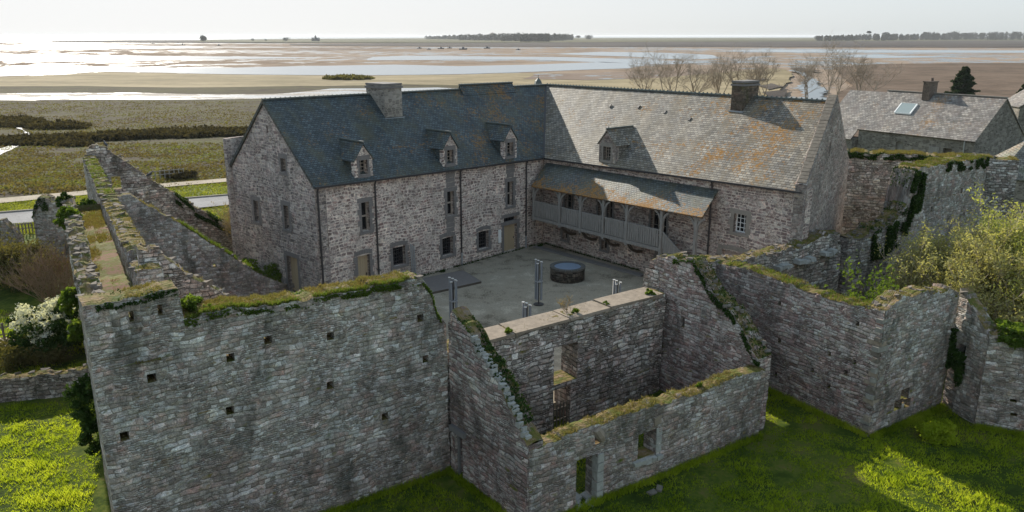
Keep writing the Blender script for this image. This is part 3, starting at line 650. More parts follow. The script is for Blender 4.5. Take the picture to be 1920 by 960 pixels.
# ------------------------------------------------------------------ the two-winged house
FC = np.array([-11.03, 43.45]); CC = np.array([2.31, 57.53]); dA = (CC-FC)/np.hypot(*(CC-FC)); nA = np.array([-dA[1], dA[0]])
dB = U(-49.9); nB = np.array([-dB[1], dB[0]]); LA = 19.396; LB = 20.83; GC = CC+dB*LB
WA, WB = 9.4, 10.0
def pA(s, t, z): return (FC[0]+dA[0]*s+nA[0]*t, FC[1]+dA[1]*s+nA[1]*t, z)
def pB(s, t, z): return (CC[0]+dB[0]*s+nB[0]*t, CC[1]+dB[1]*s+nB[1]*t, z)
def eA(s): return 7.10-.45*s/LA
def eB(s): return 6.65+.5*s/LB
manor = thing('manor_house', 'large L-shaped stone manor house with steep slate roofs beside the courtyard', 'house', (float(CC[0]), float(CC[1]), 0))
opA = [(2.62, 3.5, -.05, 2.3), (3.08, 3.65, 3.75, 5.5), (5.28, 6.25, 1.1, 2.3), (9.36, 10.3, .95, 2.15), (12.68, 13.65, .75, 2.0), (9.88, 10.5, 3.6, 5.2), (15.55, 16.15, 3.35, 5.1), (15.2, 16.55, .05, 2.55)]
mb = MB(); wall(mb, FC, CC, .7, -.3, [(0, 7.0), (LA, 6.6)], opA, .25, .012, 0, 31, s_start=.7)
mb.build('courtyard_wall', M['house'], manor)
opB = [(2.15, 2.65, .7, 1.25), (6.05, 6.55, .75, 1.35), (11.0, 11.7, 0, 1.75), (16.5, 17.32, 3.95, 5.05), (15.85, 17.75, 0, 2.75),
       (2.3, 3.1, 2.6, 4.5), (5.6, 6.3, 3.0, 4.4), (6.45, 6.95, 3.0, 4.4), (10.3, 11.6, 2.6, 4.6)]
mb = MB(); wall(mb, CC, GC, .7, -.3, [(0, 6.55), (LB, 7.05)], opB, .25, .012, 0, 32, s_start=.02)
# the gable wall closes the corner, so the long wall stops short of it
mb.build('courtyard_wall', M['house_b'], manor)
gA = FC+nA*WA; gdir = np.array([2.92, 4.33]); gdir = gdir/np.hypot(*gdir); LGB = WB/float(gdir@nB); gB = GC+gdir*LGB; SK = float(-(gdir@dB)*LGB)
out_ = np.array([gdir[1], -gdir[0]])
opGA = [(2.42, 3.0, 3.8, 5.15), (5.95, 6.5, 3.9, 5.35), (6.05, 6.6, 7.35, 8.15), (5.85, 7.05, -.1, 2.25), (4.7, 4.9, 9.5, 9.95)]
mb = MB(); wall(mb, gA, FC, .7, -.3, [(0, 7.0), (WA/2, 11.25), (WA, 7.0)], opGA, .25, .02, 0, 33)
mb.build('gable_wall', M['gable'], manor)
opGB = [(4.35, 4.65, 8.3, 9.1)]
mb = MB(); wall(mb, GC+out_*.02, gB+out_*.02, .6, -.8, [(0, 7.3), (LGB/2, 11.62), (LGB, 7.3)], opGB, .25, .02, 0.001, 34)
mb.build('gable_wall', M['gable_b'], manor)
# rear walls
OC = None
def isect(p, d, q, e):
    m = np.array([[d[0], -e[0]], [d[1], -e[1]]]); k = np.linalg.solve(m, q-p); return p+d*k[0]
OC = isect(gA, dA, gB, dB)
mb = MB(); wall(mb, OC-dA*.5, gA+dA*.72, .5, -1.5, [(0, 6.8), (99, 6.8)], (), 1.5, 0, 0, 35); wall(mb, gB-dB*.75, OC+dB*.5, .5, -1.5, [(0, 6.8), (99, 6.8)], (), 1.5, 0, 0, 36)
mb.build('rear_wall', M['gable'], manor)
mb = MB(); mb.box((*((FC+nA*4.7+dA*9)), 2.55), (17, 8, .1), dA); mb.box((*((CC+nB*5+dB*8.5)), 2.55), (17, 8.4, .1), dB); mb.build('floor_boards', M['wood_dark'], manor)
# roofs
RI = isect(FC+nA*WA/2, dA, CC+nB*WB/2, dB)
def roofquad(mb, P, thick=.16, usc=None, org=None, uax=None):
    """P: 4+ points of a plane roof; uv = (along uax, up the slope)"""
    P = [Vector(p) for p in P]; n = (P[1]-P[0]).cross(P[2]-P[0]).normalized()
    if n.z < 0: n = -n
    ua = Vector((uax[0], uax[1], 0)).normalized(); va = n.cross(ua)
    if va.z < 0: va = -va
    ua = ua-n*ua.dot(n); ua.normalize(); o = Vector(org)
    f = lambda p: ((p-o).dot(ua), (p-o).dot(va))
    Q = P if (P[1]-P[0]).cross(P[2]-P[0]).z > 0 else P[::-1]
    if len(Q) == 4 and (Q[1]-Q[0]).length*(Q[2]-Q[1]).length > 25:
        nx, ny = max(2, int((Q[1]-Q[0]).length/.7)), max(2, int((Q[2]-Q[1]).length/.7)); i0 = len(mb.v); C_ = []
        for j in range(ny+1):
            for i in range(nx+1):
                a, b = i/nx, j/ny; p = Q[0].lerp(Q[1], a).lerp(Q[3].lerp(Q[2], a), b)
                e = min(1, 5*min(a, 1-a, b, 1-b)); p = p+n*(.05*(float(vn(p.x*.35+p.z*.3, p.y*.35, 2))-.5)+.035*(float(vn(p.x*1.4+p.z, p.y*1.4, 3))-.5))*e; mb.v.append(tuple(p)); C_.append(f(p))
        for j in range(ny):
            for i in range(nx):
                k = j*(nx+1)+i; ids = (k, k+1, k+nx+2, k+nx+1); mb.f.append(tuple(i0+q for q in ids)); mb.uv.append([C_[q] for q in ids]); mb.m.append(0)
    else: mb.face(Q, [f(p) for p in Q])
    B_ = [p-n*thick for p in Q]; mb.face(B_[::-1], [f(p) for p in B_[::-1]])
    for i in range(len(Q)):
        a, b = Q[i], Q[(i+1) % len(Q)]; a2, b2 = B_[i], B_[(i+1) % len(Q)]; mb.face([a2, b2, b, a], [f(a2), f(b2), f(b), f(a)])
ov = .22
RIz = 11.20
rA0 = pA(-.12, WA/2, 11.42)
corner_e = isect(FC-nA*ov, dA, CC-nB*ov, dB)
outer_e = isect(gA+nA*ov, dA, gB+nB*ov, dB)
zce = 6.62-.17
RIp = (float(RI[0]), float(RI[1]), RIz)
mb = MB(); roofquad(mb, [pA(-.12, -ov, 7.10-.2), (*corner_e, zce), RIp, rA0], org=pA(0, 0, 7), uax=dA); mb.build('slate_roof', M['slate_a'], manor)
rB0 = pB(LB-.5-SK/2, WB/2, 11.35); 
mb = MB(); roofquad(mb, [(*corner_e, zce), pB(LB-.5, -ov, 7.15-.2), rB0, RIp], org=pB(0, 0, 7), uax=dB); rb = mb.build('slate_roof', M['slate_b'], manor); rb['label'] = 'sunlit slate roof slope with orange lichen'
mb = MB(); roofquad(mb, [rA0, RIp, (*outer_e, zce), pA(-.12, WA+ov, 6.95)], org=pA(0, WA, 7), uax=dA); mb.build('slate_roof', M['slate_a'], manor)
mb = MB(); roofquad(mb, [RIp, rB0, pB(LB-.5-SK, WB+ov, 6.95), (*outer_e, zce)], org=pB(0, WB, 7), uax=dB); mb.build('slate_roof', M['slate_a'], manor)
# raised length of ridge
def zr(s): return 11.42+(RIz-11.42)*s/float(np.hypot(*(RI-(FC+nA*WA/2))))
mb = MB(); s0, s1 = 15.5, 21.0
roofquad(mb, [pA(s0, WA/2-.45, zr(s0)-.40), pA(s1, WA/2-.45, zr(s1)-.40), pA(s1, WA/2, zr(s1)+.30), pA(s0, WA/2, zr(s0)+.30)], .06, org=pA(0, 0, 7), uax=dA)
roofquad(mb, [pA(s1, WA/2+.45, zr(s1)-.40), pA(s0, WA/2+.45, zr(s0)-.40), pA(s0, WA/2, zr(s0)+.30), pA(s1, WA/2, zr(s1)+.30)], .06, org=pA(0, 0, 7), uax=dA)
for s_ in (s0+.03, s1-.03): mb.face([pA(s_, WA/2-.45, zr(s_)-.4), pA(s_, WA/2+.45, zr(s_)-.4), pA(s_, WA/2, zr(s_)+.29)])
mb.build('raised_ridge', M['slate_a'], manor)
def cresting(name, a, b, parent, h=.04, gap=.33, mat='lead'):
    mb = MB(); a, b = Vector(a), Vector(b); L = (b-a).length; d = (b-a)/L; n = int(L/gap)
    mb.beam(a+Vector((0, 0, .03)), b+Vector((0, 0, .03)), .2, .09)
    for i in range(n):
        p = a+d*(i+.5)*gap; up = Vector((0, 0, 1)); q = [p-d*.09+up*.06, p+d*.09+up*.06, p+d*.10+up*(h*.7), p+d*.02+up*(h+.08), p-d*.07+up*(h*.8)]
        w = d.cross(up).normalized()*.03
        mb.face([k+w for k in q]); mb.face([k-w for k in q][::-1])
        for k in range(5): mb.face([q[k]-w, q[(k+1) % 5]-w, q[(k+1) % 5]+w, q[k]+w])
    return mb.build(name, M[mat], parent)
M['tile'] = mat_simple('green_glazed_ridge_tile', (.11, .125, .115), .6, .3, 5, .3)
rr = lambda s_, dz=0: pA(s_, WA/2, zr(s_)+dz)
cresting('ridge_tiles', rr(-.1), rr(7.5), manor, mat='tile'); cresting('ridge_tiles', rr(9.3), rr(15.4), manor, mat='tile')
cresting('ridge_tiles', rr(15.5, .3), rr(21, .3), manor, mat='tile'); cresting('ridge_tiles', rr(21.1), RIp, manor, mat='tile')
def rB(s_):
    L0 = float((RI-(CC+nB*WB/2))@dB); tt = (s_-L0)/((LB-.5-SK/2)-L0); return pB(s_, WB/2, RIz+(11.35-RIz)*tt)
cresting('ridge_tiles', RIp, rB(12.6), manor, .07, mat='tile'); cresting('ridge_tiles', rB(14.0), rB(LB-.6-SK/2), manor, .07, mat='tile')
# valley lead, gutters
mb = MB(); mb.beam((corner_e[0], corner_e[1], zce+.06), (RIp[0], RIp[1], RIp[2]+.03), .14, .05); mb.build('valley_lead', M['lead'], manor)
mb = MB(); mb.beam(pA(-.1, -ov-.05, 6.86), (*(corner_e-dA*.1), zce-.06), .12, .1); mb.build('gutter', M['lead'], manor)
mb = MB(); mb.beam((*(corner_e+dB*.1), zce-.06), pB(LB-.1, -ov-.05, 6.92), .12, .1); mb.build('gutter', M['lead'], manor)
def downpipe(fn, s_, ztop, zbot, bend=1):
    mb = MB(); mb.tube([fn(s_, -ov, ztop), fn(s_, -.1, ztop-.3), fn(s_, -.09, zbot+.9)], .055, 8); 
    o = mb.build('downpipe', M['lead'], manor)
    m2 = MB(); m2.tube([fn(s_, -.09, zbot+.9), fn(s_, -.09, zbot)], .06, 8); m2.build('pipe_shoe', M['zinc'], o)
    for z in np.arange(zbot+1.2, ztop-.5, 1.6): m3 = MB(); m3.box(fn(s_, -.06, z), (.17, .1, .05), dA if fn is pA else dB); m3.build('bracket', M['lead'], o)
for s_ in (.12, 4.08, 11.02, 17.44): downpipe(pA, s_, eA(s_)-.22, 0)
downpipe(pB, 14.9, eB(14.9)-.22, 0)
# coping of the right-hand gable
mb = MB()
for k in range(26):
    for sgn in (0, 1):
        a, b = k/26, (k+1)/26-.004
        def q(t_): return (sgn and (WB-WB/2*t_) or (WB/2*t_)), 7.32+4.32*t_
        t0, z0 = q(a); t1, z1 = q(b); mb.beam(pB(LB-.29-SK*t0/WB, t0, z0+.07), pB(LB-.29-SK*t1/WB, t1, z1+.07), .46+random.uniform(-.02, .02), .12+random.uniform(-.01, .02))
mb.build('gable_coping', M['coping'], manor)
# windows, doors
def opening(parent, fn, ax, s0, s1, z0, z1, kind, name='window', sur='dressed_grey', arch=False, bars=(0, 1), thick=.22, label=None):
    w, h = s1-s0, z1-z0; sgn = -1
    root = None
    mb = MB(); e = thick
    # stone surround, 2 cm proud of the rubble, in separate blocks
    nb = max(2, int(round(h/.36)))
    for side in (0, 1):
        for k in range(nb):
            ln = e*(1.35 if (k+side) % 2 else .85); zc = z0+h*(k+.5)/nb; hh = h/nb-.012
            sc = s0-ln/2 if side == 0 else s1+ln/2; mb.box(fn(sc, .06, zc), (ln, .17+.0*k, hh), ax)
    if arch:
        n = 7
        for k in range(n):
            t0 = k/n; t1 = (k+1)/n-.01; x0 = s0-e+(w+2*e)*t0; x1 = s0-e+(w+2*e)*t1; dz = .10*(1-abs(2*(t0+t1)/2-1)**2)
            mb.box(fn((x0+x1)/2, .055, z1+.13+dz), (x1-x0, .165, .26), ax)
        mb.box(fn((s0+s1)/2, .3, z1-.03), (w-.01, .2, .08), ax)
    else: mb.box(fn((s0+s1)/2, .055, z1+.14), (w+2*e+.1, .165, .27), ax)
    if name != 'door': mb.box(fn((s0+s1)/2, .05, z0-.09), (w+2*e, .24, .16), ax)
    if kind == 'door':
        root = MB(); nP = max(4, int(w/.17))
        for k in range(nP): root.box(fn(s0+w*(k+.5)/nP, .27+.004*(k % 2), z0+h/2), (w/nP-.008, .05, h), ax)
        m_ = sur if False else None
        o = root.build('door', M[bars if isinstance(bars, str) else 'wood_tan'], parent)
        mb.build('door_surround', M[sur], o)
        hd = MB(); hd.box(fn(s1-.12, .235, z0+min(1.05, h*.45)), (.05, .06, .14), ax); hd.build('handle', M['lead'], o)
        mb2 = MB(); mb2.box(fn((s0+s1)/2, .33, z0+h/2), (w, .03, h), ax); mb2.build('door_backing', M['wood_dark'], o)
    else:
        gl = MB(); gl.face([fn(s0, .34, z0), fn(s1, .34, z0), fn(s1, .34, z1), fn(s0, .34, z1)])
        fr = MB(); b = .05
        for a_, c_, q_ in ((s0+b/2, (z0+z1)/2, (b, .07, h)), (s1-b/2, (z0+z1)/2, (b, .07, h)), ((s0+s1)/2, z0+b/2, (w-2*b, .07, b)), ((s0+s1)/2, z1-b/2, (w-2*b, .07, b))):
            fr.box(fn(a_, .29, c_), q_, ax)
        nv, nh = bars; bw = .03
        for k in range(nv): fr.box(fn(s0+w*(k+1)/(nv+1), .285, (z0+z1)/2), (bw, .05, h-2*b), ax)
        for k in range(nh):
            hb = .10 if kind == 'cross' else bw
            fr.box(fn((s0+s1)/2, .28, z0+h*(k+1)/(nh+1)), (w-2*b, .055, hb), ax)
        o = fr.build('window', M['white' if kind == 'white' else 'lead' if kind == 'grille' else 'frame'], parent)
        gl.build('pane', M['glass'], o); mb.build('stone_surround', M[sur], o)
    if label: o['label'] = label
    return o
opening(manor, pA, dA, 2.62, 3.5, 0, 2.3, 'door', 'door', 'dressed_grey', True, 'wood_tan')
opening(manor, pA, dA, 15.2, 16.55, .05, 2.0, 'door', 'door', 'dressed_grey', False, 'wood_tan')
mb = MB(); mb.box(pA(15.875, .25, 2.08), (1.35, .1, .1), dA)
for k in range(8): mb.box(pA(15.3+k*.165, .24, 2.32), (.03, .04, .44), dA)
fl = mb.build('transom_grille', M['lead'], manor)
mb = MB(); mb.face([pA(15.2, .3, 2.1), pA(16.55, .3, 2.1), pA(16.55, .3, 2.55), pA(15.2, .3, 2.55)]); mb.build('pane', M['glass'], fl)
mb = MB()
for k in range(6): mb.box(pA(15.1+1.55*k/5, .05, 2.68), (.3, .17, .24), dA)
mb.build('door_lintel', M['dressed_grey'], manor)
for r in ((3.08, 3.65, 3.75, 5.5), (9.88, 10.5, 3.6, 5.2), (15.55, 16.15, 3.35, 5.1)): opening(manor, pA, dA, *r, 'cross')
for r in ((5.28, 6.25, 1.1, 2.3), (9.36, 10.3, .95, 2.15), (12.68, 13.65, .75, 2.0)): opening(manor, pA, dA, *r, 'grille', arch=True, bars=(5, 4))
def pG(s, t, z): return (gA[0]-nA[0]*s+dA[0]*t, gA[1]-nA[1]*s+dA[1]*t, z)
axG = -nA
for r in ((2.42, 3.0, 3.8, 5.15), (5.95, 6.5, 3.9, 5.35)): opening(manor, pG, axG, *r, 'cross')
opening(manor, pG, axG, 6.05, 6.6, 7.35, 8.15, 'plain', bars=(0, 0), thick=.16)
opening(manor, pG, axG, 5.85, 7.05, 0, 2.25, 'door', 'door', 'dressed_grey', False, 'wood_tan')
opening(manor, pB, dB, 16.5, 17.32, 3.95, 5.05, 'white', bars=(2, 3), sur='dressed', thick=.26)
for r in ((2.15, 2.65, .7, 1.25), (6.05, 6.55, .75, 1.35)): opening(manor, pB, dB, *r, 'plain', bars=(0, 0), thick=.2)
opening(manor, pB, dB, 11.0, 11.7, 0, 1.75, 'door', 'door', 'dressed_grey', False, 'wood_dark')
opening(manor, pB, dB, 15.85, 17.75, 0, 2.75, 'door', 'door', 'dressed', True, 'wood_pale', thick=.28)
for r, b_ in (((2.3, 3.1, 2.6, 4.5), (1, 3)), ((5.6, 6.3, 3.0, 4.4), (1, 3)), ((6.45, 6.95, 3.0, 4.4), (0, 1)), ((10.3, 11.6, 2.6, 4.6), (2, 2))): opening(manor, pB, dB, *r, 'plain', bars=b_, thick=.14)
# narrow strips of dressed stone above and below the stacked windows
mb = MB()
for s0_, z0_, z1_ in ((9.75, 5.5, 6.75), (15.4, 5.4, 6.7), (9.7, 2.5, 3.4)):
    z = z0_
    while z < z1_: mb.box(pA(s0_+.45+random.uniform(-.03, .03), .065, z+.15), (.8+random.uniform(-.12, .12), .16, .29), dA); z += .31
mb.build('dressed_band', M['dressed_grey'], manor)
mb = MB(); z = -.2; k = 0
while z < 6.9:
    for fn, ax, sg in ((pA, dA, 0), (pG, axG, 1), (pB, dB, 2)):
        l = .32+.22*((k+sg) % 2)
        if fn is pA: mb.box(fn(l/2+.012, .05, z+.15), (l, .14, .28), ax)
        elif fn is pG: mb.box(fn(WA-l/2-.012, .05, z+.15), (l, .14, .28), ax)
        else: mb.box(fn(LB-l/2-.0, .05, z+.15), (l, .14, .28), ax)
    z += .30; k += 1
mb.build('quoin_stones', M['gable'], manor)
# dormers
def dormer(fn, ax, s0, s1, ez, pane, mat='house', slate='slate_a', bars=(1, 3)):
    c = (s0+s1)/2; hw = (s1-s0)/2; zs, zt = 8.05, 8.98; A_ = np.array(fn(s0, 0, 0)[:2]); B_ = np.array(fn(s1, 0, 0)[:2])
    mb = MB(); wall(mb, A_, B_, .3, ez-.25, [(0, zs), (hw, zt-.08), (2*hw, zs)], [(pane[0]-s0, pane[1]-s0, pane[2], pane[3])], .2, .01, 0, 40+s0)
    ro = mb.build('dormer', M[mat], manor)
    sl = .94; dep = (zs-ez)/sl+.3; dep2 = (zt-ez)/sl+.35
    ch = MB()
    for s_ in (s0+.02, s1-.02): ch.face([fn(s_, .3, ez-.2), fn(s_, dep, zs-.02), fn(s_, .3, zs-.02)])
    ch.build('dormer_cheek', M[slate], ro)
    rf = MB(); e = .12
    for sg in (-1, 1):
        roofquad(rf, [fn(c, -.1, zt+.05), fn(c, dep2, zt+.05), fn(c+sg*(hw+e), dep, zs-.06), fn(c+sg*(hw+e), -.1, zs-.06)], .06, org=fn(c, 0, zt), uax=nA if fn is pA else nB)
    rf.build('dormer_roof', M[slate], ro)
    rd = MB(); rd.beam(fn(c, -.12, zt+.1), fn(c, dep2-.2, zt+.1), .12, .08); rd.build('ridge_tiles', M['tile'], ro)
    w = opening(ro, fn, ax, *pane, 'plain', bars=bars, thick=.14, sur='dressed_grey' if fn is pA else 'dressed')
    return ro
dormer(pA, dA, 2.75, 4.05, eA(3.4), (3.12, 3.68, 7.15, 8.0)); dormer(pA, dA, 9.6, 10.85, eA(10), (9.92, 10.5, 7.0, 7.9)); dormer(pA, dA, 15.2, 16.5, eA(16), (15.52, 16.15, 6.9, 7.85))
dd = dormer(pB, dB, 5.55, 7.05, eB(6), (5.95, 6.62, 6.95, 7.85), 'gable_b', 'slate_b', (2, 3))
# chimneys
def chimney(fn, ax, s0, s1, t0, t1, zb, zt, mat, label=None):
    mb = MB(); A_ = np.array(fn(s0, t0, 0)[:2]); B_ = np.array(fn(s1, t0, 0)[:2])
    wall(mb, A_, B_, t1-t0, zb, [(0, zt), (9, zt)], (), .25, .015, 0.001, 50+s0)
    o = mb.build('chimney', M[mat], manor)
    c = fn((s0+s1)/2, (t0+t1)/2, zt); m2 = MB(); m2.box((c[0], c[1], zt-.14), (s1-s0+.14, t1-t0+.14, .12), ax); m2.box((c[0], c[1], zt+.05), (s1-s0+.06, t1-t0+.06, .12), ax)
    m2.build('chimney_cap', M['dressed_grey'], o)
    m3 = MB(); m3.box(fn((s0+s1)/2, t0-.04, zb+.85), (s1-s0+.2, .1, .08), ax); m3.build('flashing', M['zinc'], o)
    if label: o['label'] = label
    return o
M['chim_a'] = mat_masonry('pale_chimney_stone', 3.2, 7, [(0, (.17, .155, .14)), (.5, (.27, .245, .215)), (1, (.40, .37, .33))], (.36, .32, .27), .05, .13, .08, .5, 0, 0)
M['chim_b'] = mat_masonry('brown_chimney_stone', 3.2, 7, [(0, (.08, .065, .05)), (.5, (.14, .11, .085)), (1, (.22, .18, .14))], (.11, .095, .075), .02, .15, .05, .6, 0, .2, ((.12, .12, .04), .5), .85, .03, coursed=(.24, .11))
chimney(pA, dA, 7.6, 9.0, 3.2, 5.1, 9.0, 11.95, 'chim_a', 'pale chimney with dark cap'); chimney(pB, dB, 12.95, 13.8, 4.0, 5.6, 9.6, 12.2, 'chim_b')
# finial where the ridges meet
mb = MB(); c = Vector(RIp)+Vector((-.6, .9, -.1))
mb.tube([c, c+Vector((0, 0, .35)), c+Vector((0, 0, .62))], [.42, .3, .02], 4); mb.tube([c+Vector((0, 0, .6)), c+Vector((0, 0, .85))], .025, 5); mb.build('roof_finial', M['tile'], manor)
# latrine tower on the far left corner
tw = MB(); q0 = gA-dA*.0; A_ = gA+nA*.35-dA*.25; B_ = gA-nA*.0-dA*.25
wall(tw, A_, B_, 2.2, -1.5, [(0, 8.75), (9, 9.0)], (), .25, .02, .02, 61); tw.build('corner_turret', M['gable'], manor)
# small roof details: snow hooks
for s_, t_ in ((3, 3.6), (5.6, 3.7), (8.1, 3.5), (10.4, 3.2), (4.2, 2.1), (17.6, 2.2), (19.0, 2.6), (11.2, 2.2)):
    z = 6.7+t_*.915; mb = MB(); mb.beam(pB(s_, t_, z+.08), pB(s_, t_+.18, z+.26), .14, .06); mb.build('roof_vent', M['lead'], manor)

# ------------------------------------------------------------------ wooden gallery (its own posts, roof, stairs)
GO = 1.6; FZ = 2.45
gal = thing('timber_gallery', 'weathered oak gallery with slate pent roof along the courtyard wall', 'gallery', tuple(pB(8, -GO, 0)))
mb = MB(); roofquad(mb, [pB(.75, -1.85, 4.62), pB(15.6, -1.85, 4.92), pB(15.3, -.03, 6.28), pB(.35, -.03, 6.10)], .08, org=pB(0, 0, 5), uax=dB); mb.build('slate_roof', M['slate_g'], gal)
mb = MB(); mb.beam(pB(.85, -GO, 4.62), pB(15.3, -GO, 4.88), .14, .18); mb.build('wall_plate', M['wood'], gal)
mb = MB()
for k in range(24):
    s_ = .9+k*.625; mb.beam(pB(s_, -1.78, 4.58+.02*s_), pB(s_, -.05, 6.0+.012*s_), .07, .1)
mb.build('rafters', M['wood'], gal)
posts = (3.5, 5.55, 7.65, 9.7, 12.5, 15.05)
for i, s_ in enumerate((.8,)+posts):
    zb = 0 if i >= 5 else 2.05; zt = 4.58+.018*s_
    mb = MB(); mb.box(pB(s_, -GO, (zb+zt)/2), (.18, .18, zt-zb), dB); p = mb.build('post', M['wood'], gal)
    mb = MB()
    for sg in (-1, 1):
        if i == 0 and sg < 0: continue
        pts = [pB(s_+sg*(.07+.62*(1-math.cos(a))), -GO, zt-.85+.78*math.sin(a)) for a in (0, .45, .9, 1.35)]
        for a_, b_ in zip(pts, pts[1:]): mb.beam(a_, b_, .09, .12)
    mb.build('brace', M['wood'], p)
mb = MB(); mb.box(pB(6.6, -.82, FZ), (12.0, 1.56, .07), dB); mb.build('floor', M['wood'], gal)
mb = MB(); mb.beam(pB(.6, -GO, FZ-.16), pB(12.6, -GO, FZ-.16), .16, .22); mb.build('floor_beam', M['wood'], gal)
mb = MB()
for k in range(66):
    s_ = .72+k*.18
    if any(abs(s_-q) < .12 for q in posts): continue
    mb.box(pB(s_, -GO-.04+.006*(k % 3), FZ+.52+.01*(k % 2)), (.145, .03, 1.02), dB)
mb.build('balustrade_boards', M['wood'], gal)
mb = MB(); mb.beam(pB(.6, -GO, FZ+1.07), pB(12.5, -GO, FZ+1.07), .11, .07); mb.build('handrail', M['wood'], gal)
for s_ in (3.5, 5.55, 7.65, 9.7):
    mb = MB(); pts = [pB(s_, -.03-1.35*math.sin(a), 1.35+.95*(1-math.cos(a))) for a in (0, .4, .8, 1.2, 1.5)]
    for a_, b_ in zip(pts, pts[1:]): mb.beam(a_, b_, .16, .16)
    mb.build('bracket', M['wood_dark'], gal)
mb = MB(); n = 13; sx0, sx1 = 12.6, 16.1
for k in range(n):
    s_ = sx0+(sx1-sx0)*(k+.5)/n; mb.box(pB(s_, -.95, FZ-.0-(FZ)*(k+1)/n+.02), ((sx1-sx0)/n+.03, 1.05, .05), dB)
st_ = mb.build('stairs', M['wood'], gal)
mb = MB()
for t_ in (-GO+.08, -.42): mb.beam(pB(sx0, t_, FZ-.15), pB(sx1, t_, -.02), .06, .26)
mb.build('stringer', M['wood'], st_)
mb = MB()
for k in range(20):
    s_ = sx0+.1+(sx1-sx0-.1)*k/20; z = FZ*(1-(s_-sx0)/(sx1-sx0)); mb.box(pB(s_, -GO+.0, z+.5), (.15, .03, .95), dB)
mb.beam(pB(sx0, -GO, FZ+1.0), pB(sx1, -GO, 1.0), .08, .07); mb.build('stair_balustrade', M['wood'], st_)
mb = MB(); mb.box(pB(12.4, -GO-.1, 1.55), (.13, .02, .2), dB); tag(mb.build('notice', M['white']), 'small white notice pinned on the tall gallery post', 'notice')
exec_marker = 'ruins'

M['quoin'] = mat_simple('weathered_quoin', (.27, .255, .225), .9, .6, 5, .15, .9); M['quoin_warm'] = mat_simple('warm_quoin', (.30, .245, .19), .9, .6, 5, .15, .9)
# ------------------------------------------------------------------ ruined walls
K = np.array([-11.5, 19.99]); J = np.array([-2.33, 26.26]); K2 = np.array([.51, 22.6])
def holes(l, w=.24, h=.26): return [(s-w/2, s+w/2, z-h/2, z+h/2) for s, z in l]
r1, w1 = ruin('tall_ruin_wall', 'tall foreground ruin wall with square putlog holes and mossy crest at left', K, J, 1.0,
    [(0, 7.95), (2.3, 8.1), (2.42, 8.05), (2.5, 7.1), (4.0, 7.25), (6, 7.05), (8, 7.1), (10.2, 6.98), (10.55, 6.5), (10.75, 5.7), (11.1, 5.2)], -1.2,
    holes([(.55, 4.0), (1.45, 5.57), (3.67, 5.67), (3.5, 3.97), (6.83, 5.66), (6.72, 3.97), (10.1, 5.61), (10.25, 4.05), (4.83, 5.98), (8.6, 2.3)])+holes([(1.15, 7.5), (1.9, 7.55)], .13, .3),
    'ruin', 2, .07, .035, .085, 0)
crest_turf(r1, w1, .1, 2.4, 900, .07, name='dry_turf'); crest_turf(r1, w1, 2.6, 10.5, 4200, .09, name='dry_turf'); crest_turf(r1, w1, 2.6, 10.6, 1500, .10, 'weed', edge=True); crest_stones(r1, w1, 6, 10.9, 14, .2, 'rubble')
# left range: low parapet, walkway, higher inner wall
d120 = U(120.3)
def LR(s, t): return np.array([-11.5, 19.99])+d120*s+np.array([d120[1], -d120[0]])*t
r2, w2 = ruin('outer_parapet_wall', 'long outer wall with low broken parapet running back from the corner at left', LR(24, 0), LR(.95, 0), .55,
    [(0, 6.6), (1.5, 7.0), (5, 6.8), (8, 7.25), (11, 7.0), (15, 7.4), (18, 7.15), (20, 7.6), (24, 7.85)], -1.2, (), 'ruin_dark', 3, .16, .04, .14, 0, 4, cat='stone wall')
wk = MB(); xs = np.arange(0, 24, .5)
for a_, b_ in zip(xs, xs[1:]):
    za, zb_ = 6.0+.2*float(vn(a_, 0, 1)), 6.0+.2*float(vn(b_, 0, 1))
    for t0, t1 in ((.5, 1.1), (1.1, 1.75)):
        wk.face([(*LR(a_, t0), za), (*LR(a_, t1), za+.05), (*LR(b_, t1), zb_+.05), (*LR(b_, t0), zb_)])
wk.face([(*LR(23.5, .5), -1), (*LR(23.5, 1.8), -1), (*LR(23.5, 1.8), 6.4), (*LR(23.5, .5), 6.4)])
M['walkturf'] = mat_ground('wall_walk_turf', [(.36, (.22, .14, .10)), (.45, (.19, .15, .08)), (.53, (.13, .14, .04)), (.66, (.20, .19, .10))], ((.5, .4), (2, .35), (9, .25)), bump=.8, bsc=9)
wkr = thing('wall_walk', 'grassy walkway of turf on top of the wall between parapet and inner wall', 'wall walk', (*LR(12, 1.1), 6.3))
wk.build('turf', M['walkturf'], wkr)
n = 7000; s_ = RNG.random(n)*23.4; t_ = .5+1.25*RNG.random(n); k_ = vn(s_*.8, t_*1.5, 6) > .42; s_, t_ = s_[k_], t_[k_]
PP = np.stack([LR(0, 0)[0]+d120[0]*s_+d120[1]*t_, LR(0, 0)[1]+d120[1]*s_-d120[0]*t_, 6.1+0*s_], 1); blades('grass_tufts', PP, .09, .035, M['turf'], wkr)
n = 2500; s_ = np.abs(RNG.normal(size=n))*2+1; t_ = .6+1.1*RNG.random(n); PP = np.stack([LR(0, 0)[0]+d120[0]*s_+d120[1]*t_, LR(0, 0)[1]+d120[1]*s_-d120[0]*t_, 6.1+0*s_], 1); blades('green_tufts', PP, .1, .03, M['weed'], wkr)
r3, w3 = ruin('inner_crest_wall', 'long inner wall with flat stony crest running back to the far gable at left', LR(41, 1.72), LR(4.3, 1.72), .74,
    [(0, 6.7), (6, 6.9), (14, 6.85), (22, 7.0), (27, 7.2), (32.5, 7.3), (32.7, 6.9), (36.6, 7.6)], -1.2, (), 'ruin', 4, .09, .035, .14, 90, 2)
crest_turf(r3, w3, 2, 20, 1200, .12, 'weed')
